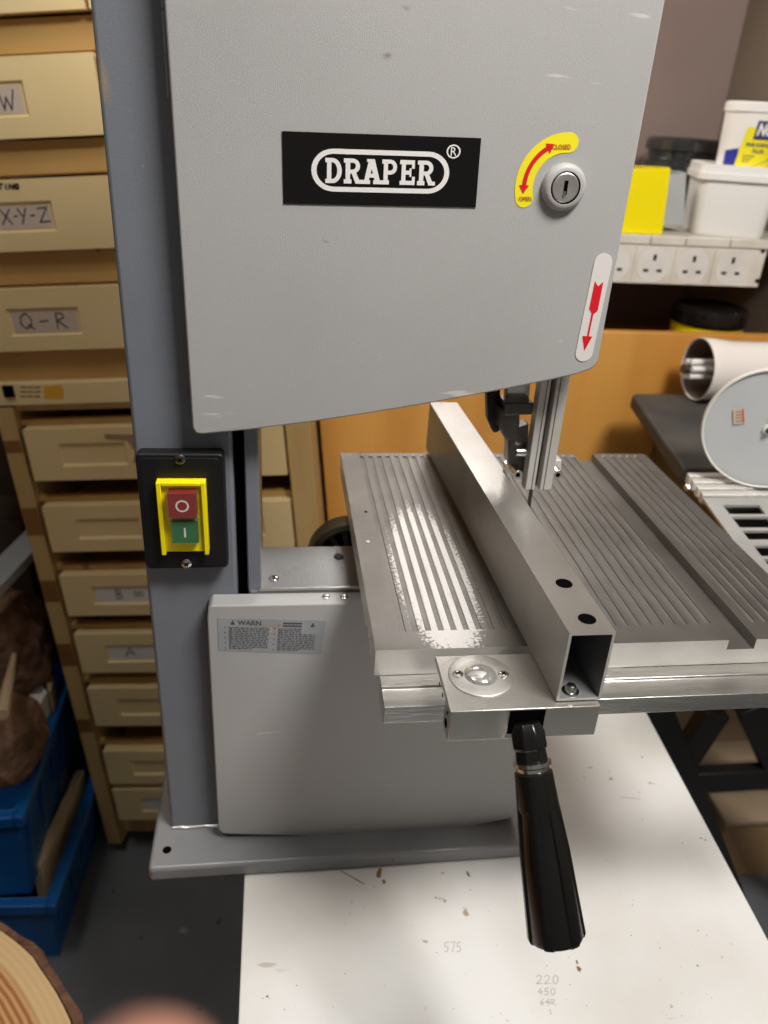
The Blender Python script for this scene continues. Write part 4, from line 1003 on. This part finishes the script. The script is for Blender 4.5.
# ------------------------------------------------------------------ blue crates, wood, boards on the left
def crate(fr, bk, z0, z1, wdt, lab, rimw=.02):
    """fr/bk: front and back corner of the right rim edge (world, at z1)"""
    a, b = V((fr.x, fr.y, 0)), V((bk.x, bk.y, 0)); d = (b - a); Ln = d.length; d.normalize(); s = V((d.y, -d.x, 0))  # to the right
    mt = Matrix.Translation(V((a.x, a.y, z0))) @ Matrix((s, d, V((0, 0, 1)))).transposed().to_4x4()
    t = thing('plastic_crate', lab, 'crate', 'blue attached-lid crates', mtx=mt); H = z1 - z0; g = .008; T = .003
    mb = MB()
    def loop(x0, x1, y0, y1, z): return [V((x0, y0, z)), V((x1, y0, z)), V((x1, y1, z)), V((x0, y1, z))]
    lv = [loop(-wdt + g, -g, g, Ln - g, 0), loop(-wdt + .004, -.004, .004, Ln - .004, H), loop(-wdt + .004 + T, -.004 - T, .004 + T, Ln - .004 - T, H), loop(-wdt + g + T, -g - T, g + T, Ln - g - T, T)]
    vs = sum(lv, []); fs = [[j * 4 + i, j * 4 + (i + 1) % 4, (j + 1) * 4 + (i + 1) % 4, (j + 1) * 4 + i] for j in range(3) for i in range(4)] + [[3, 2, 1, 0], [12, 13, 14, 15]]
    mb.add(vs, fs, 'crate_blue'); o = mb.build('crate_body', bevel=.002); o.parent = t
    mb = MB(); r = .012
    for (x0, x1, y0, y1) in ((-.004, r, -r, Ln + r), (-wdt - r, -wdt + .004, -r, Ln + r), (-wdt + .0045, -.0045, -r, .004), (-wdt + .0045, -.0045, Ln - .004, Ln + r)):
        mb.box((x0, y0, H - .022), (x1, y1, H), 'crate_blue')
    o = mb.build('crate_rim', bevel=.002); o.parent = t
    mb = MB()
    for k in range(5): yk_ = Ln * (k + .5) / 5; mb.prism([V((-.012 + .001, yk_ - .006, .0)) + V((-.004, 0, .004)), V((-.012, yk_ + .006, 0)) + V((-.004, 0, .004)), V((.002, yk_ + .006, H - .024)), V((.002, yk_ - .006, H - .024))], (.004, 0, 0), 'crate_blue')
    for k in range(2): xk = -wdt * (.3 + .4 * k); mb.prism([V((xk - .006, g - .003, .004)), V((xk + .006, g - .003, .004)), V((xk + .006, .0, H - .024)), V((xk - .006, .0, H - .024))], (0, .004, 0), 'crate_blue')
    for o in mb.each('crate_rib', smooth=False): o.parent = t
    return t, mt, Ln, H
zr1, zr2 = -.905, -.70
f1, b1 = at(50, 900, 2, zr1), at(103, 748, 2, zr1)
crate(f1, b1, FZ + .001, zr1, .36, 'lower blue plastic crate on the floor, holding a plank and film')
cr1 = bpy.data.objects['plastic_crate']
f2, b2 = at(17, 812, 2, zr2), at(71, 660, 2, zr2)
T2, mt2, L2, H2 = crate(f2, b2, zr1 + .001, zr2, .36, 'upper blue plastic crate stacked on the lower one, holding the burl')
# plank and film stand in the lower crate
def slabpx(name, lab, cat, p, q, z, zlow, wd, m):
    a, b = at(*p, 2, z), at(*q, 2, z); d = (b - a).normalized(); s = V((d.y, -d.x, 0)) * wd / 2; n = 14; pts = []
    for k in range(n + 1): pts.append(a + (b - a) * k / n + s * random.uniform(.75, 1.1))
    for k in range(n, -1, -1): pts.append(a + (b - a) * k / n - s * random.uniform(.75, 1.1))
    o = MB().prism(pts, (0, 0, zlow - z), m).build(name, bevel=.001); tag(o, lab, cat); return o
slabpx('wood_offcut', 'pale rough-edged plank standing in the lower blue crate', 'wood', (37, 866), (80, 770), zr1 + .018, FZ + .012, .018, 'pine')
slabpx('plastic_film', 'crumpled clear plastic film tucked between the two blue crates', 'film', (30, 858), (66, 766), zr1 + .03, zr1 - .04, .004, 'plastic_film')
def blob(name, lab, cat, c, sc3, m, seed, amp=.25, sub=5):
    bm = bmesh.new(); bmesh.ops.create_icosphere(bm, subdivisions=sub, radius=1)
    from mathutils import noise
    for v in bm.verts:
        n = noise.fractal(v.co * 1.6 + V((seed, 0, 0)), 1, 2, 5) * amp + noise.noise(v.co * 9 + V((seed, 3, 0))) * .04
        v.co = V((v.co.x * sc3[0], v.co.y * sc3[1], v.co.z * sc3[2])) * (1 + n)
    me = bpy.data.meshes.new(name); bm.to_mesh(me); bm.free(); me.materials.append(MT[m]); me.polygons.foreach_set('use_smooth', [True] * len(me.polygons))
    o = bpy.data.objects.new(name, me); C.objects.link(o); o.location = c; return tag(o, lab, cat)
cb = at(4, 650, 2, -.60); blob('wood_burl', 'rough brown burl of wood heaped on the upper blue crate', 'wood', cb, (.080, .12, .11), 'burl', 2.2, .2)
cb2 = at(8, 738, 2, -.62); blob('bark_chunk', 'smooth reddish-brown chunk of bark at the front of the upper crate', 'wood', cb2, (.055, .075, .075), 'burl', 5.1, .15)
a, b = at(2, 715, 2, -.50), at(14, 655, 2, -.50); mb = MB()
mb.lathe(a, b - a, [(0, .010), ((b - a).length * .5, .008), ((b - a).length, .004)], 'plank_beige', 10); tag(mb.build('bent_stick'), 'pale splintered stick lying over the brown burl', 'stick')
o = MB().prism([at(28, 694, 2, zr2 + .05), at(41, 682, 2, zr2 + .05), at(47, 692, 2, zr2 + .05), at(37, 709, 2, zr2 + .05)], (0, 0, -.05), 'tub_white').build('white_scrap', bevel=.001); tag(o, 'small white offcut at the upper crate rim beside the burl', 'offcut')
o = MB().prism([at(43, 674, 2, zr2 + .055), at(53, 671, 2, zr2 + .055), at(51, 690, 2, zr2 + .055), at(48.5, 692, 2, zr2 + .055)], (0, 0, -.05), 'plank_beige').build('wood_scrap', bevel=.001); tag(o, 'small pale wood offcut next to the white one', 'offcut')
# grey plank and dark cupboard at the far left
a, b = at(-20, 590, 2, -.40), at(40, 529, 2, -.40); d = (b - a).normalized(); s = V((d.y, -d.x, 0)) * .024
t = thing('grey_plank', 'pale grey plank lying in the dark behind the burl', 'plank', loc=(a.x, a.y, -.42))
MB().prism([a - s, a + s, b + s, b - s], (0, 0, -.02), 'grey_box').build('plank', t, bevel=.002); off(t, (a.x, a.y, -.42))
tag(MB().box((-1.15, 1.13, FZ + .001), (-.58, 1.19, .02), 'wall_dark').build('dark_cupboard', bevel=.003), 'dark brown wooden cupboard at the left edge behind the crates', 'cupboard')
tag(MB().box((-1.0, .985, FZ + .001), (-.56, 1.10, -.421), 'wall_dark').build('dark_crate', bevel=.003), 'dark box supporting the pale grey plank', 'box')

# log standing upright at the bottom-left corner
zl_ = -.60; e = [at(*q, 2, zl_) for q in ((-6, 912), (57, 985), (86, 1024))]
mid_ = (e[0] + e[2]) / 2; ch = (e[2] - e[0]).normalized(); nn = V((-ch.y, ch.x, 0));
if nn.dot(V((1, 1, 0))) > 0: nn = -nn
RL = .38; cl = mid_ + nn * (RL - .008)
t = thing('log', 'sawn upright log with orange growth rings and dark bark, bottom-left corner', 'log', loc=(cl.x, cl.y, FZ))
H_ = zl_ - FZ; N = 120; rng = random.Random(4); vs = []
rv = [RL * (1 + .010 * math.sin(3 * 2 * math.pi * k / N) + rng.uniform(-.004, .004)) for k in range(N)]
mb = MB(); mb.add([V((rv[k] * (.97 if z > .1 else .85) * math.cos(2 * math.pi * k / N), rv[k] * (.97 if z > .1 else .85) * math.sin(2 * math.pi * k / N), z)) for z in (0, H_ + .004) for k in range(N)],
       [[k, (k + 1) % N, N + (k + 1) % N, N + k] for k in range(N)] + [list(range(N, 2 * N))], 'log_rings'); mb.build('log_wood', t)
mb = MB(); lev = 14; vs = []; fs = []
for j in range(lev):
    for k in range(N): r = rv[k] * (.90 + .10 * j / (lev - 1)) * (1 + rng.uniform(-.006, .006)); vs.append(V((r * math.cos(2 * math.pi * k / N), r * math.sin(2 * math.pi * k / N), H_ * j / (lev - 1))))
for k in range(N): vs.append(V((rv[k] * .975 * math.cos(2 * math.pi * k / N), rv[k] * .975 * math.sin(2 * math.pi * k / N), H_ + .001)))
fs = [[j * N + k, j * N + (k + 1) % N, (j + 1) * N + (k + 1) % N, (j + 1) * N + k] for j in range(lev) for k in range(N)]
mb.add(vs, fs, 'bark').build('log_bark', t, smooth=False)

# ------------------------------------------------------------------ the photographer's hand, fingertip just in view
def W_(x, y, z): return CP + CX * x + CY * y + CZ * z
tip = W_((152 - 384) / FPX * .062, (1018 - 512) / FPX * .062, .062)
T_ = V((tip - CP).dot(a_) for a_ in (CX, CY, CZ))
def chain(name, nodes, mname, parent, sub=2, root=0):
    """nodes: (x,y,z,radius,parent index)"""
    me = bpy.data.meshes.new(name); me.from_pydata([W_(*n[:3]) for n in nodes], [(n[4], i) for i, n in enumerate(nodes) if n[4] is not None], [])
    o = bpy.data.objects.new(name, me); C.objects.link(o); me.materials.append(MT[mname])
    sk = o.modifiers.new('s', 'SKIN'); sk.use_smooth_shade = True
    for i, n in enumerate(nodes):
        sv = me.skin_vertices[0].data[i]; sv.radius = (n[3], n[3]); sv.use_root = (i == root)
    ss = o.modifiers.new('ss', 'SUBSURF'); ss.levels = sub; ss.render_levels = sub
    o.parent = parent; return o
HB = W_(-.045, .13, .0)
HD_ = thing('person', 'blurred fingertip of the person holding the camera, at the bottom edge', 'person', loc=(0, 0, 0))
tx, ty, tz = T_
nodes = [(-.040, .135, -.005, .020, None),             # palm
         (-.055, .175, -.020, .022, 0), (-.070, .235, -.045, .026, 1), (-.10, .33, -.09, .032, 2),   # wrist, forearm
         (-.032, .108, .010, .012, 0), (-.027, .088, .036, .0085, 4), (tx - .002, ty + .024, tz + .000, .0082, 5), (tx, ty, tz, .0068, 6),  # index finger
         (-.052, .106, .006, .012, 0), (-.055, .082, .018, .0085, 8), (-.054, .068, -.004, .0078, 9), (-.052, .074, -.022, .0065, 10),
         (-.068, .112, .000, .011, 0), (-.074, .090, .012, .0082, 12), (-.072, .076, -.006, .0075, 13), (-.069, .082, -.022, .0062, 14),
         (-.082, .124, -.008, .010, 0), (-.090, .106, .002, .0072, 16), (-.089, .094, -.012, .0065, 17), (-.086, .098, -.024, .0055, 18),
         (-.028, .150, -.026, .013, 0), (-.012, .128, -.040, .0095, 20), (-.002, .104, -.046, .0085, 21), (.004, .086, -.046, .0072, 22)]
chain('hand', nodes, 'skin', HD_)
o = chain('sleeve', [(-.078, .262, -.056, .036, None), (-.10, .33, -.09, .044, 0), (-.13, .42, -.14, .052, 1)], 'sleeve', HD_)
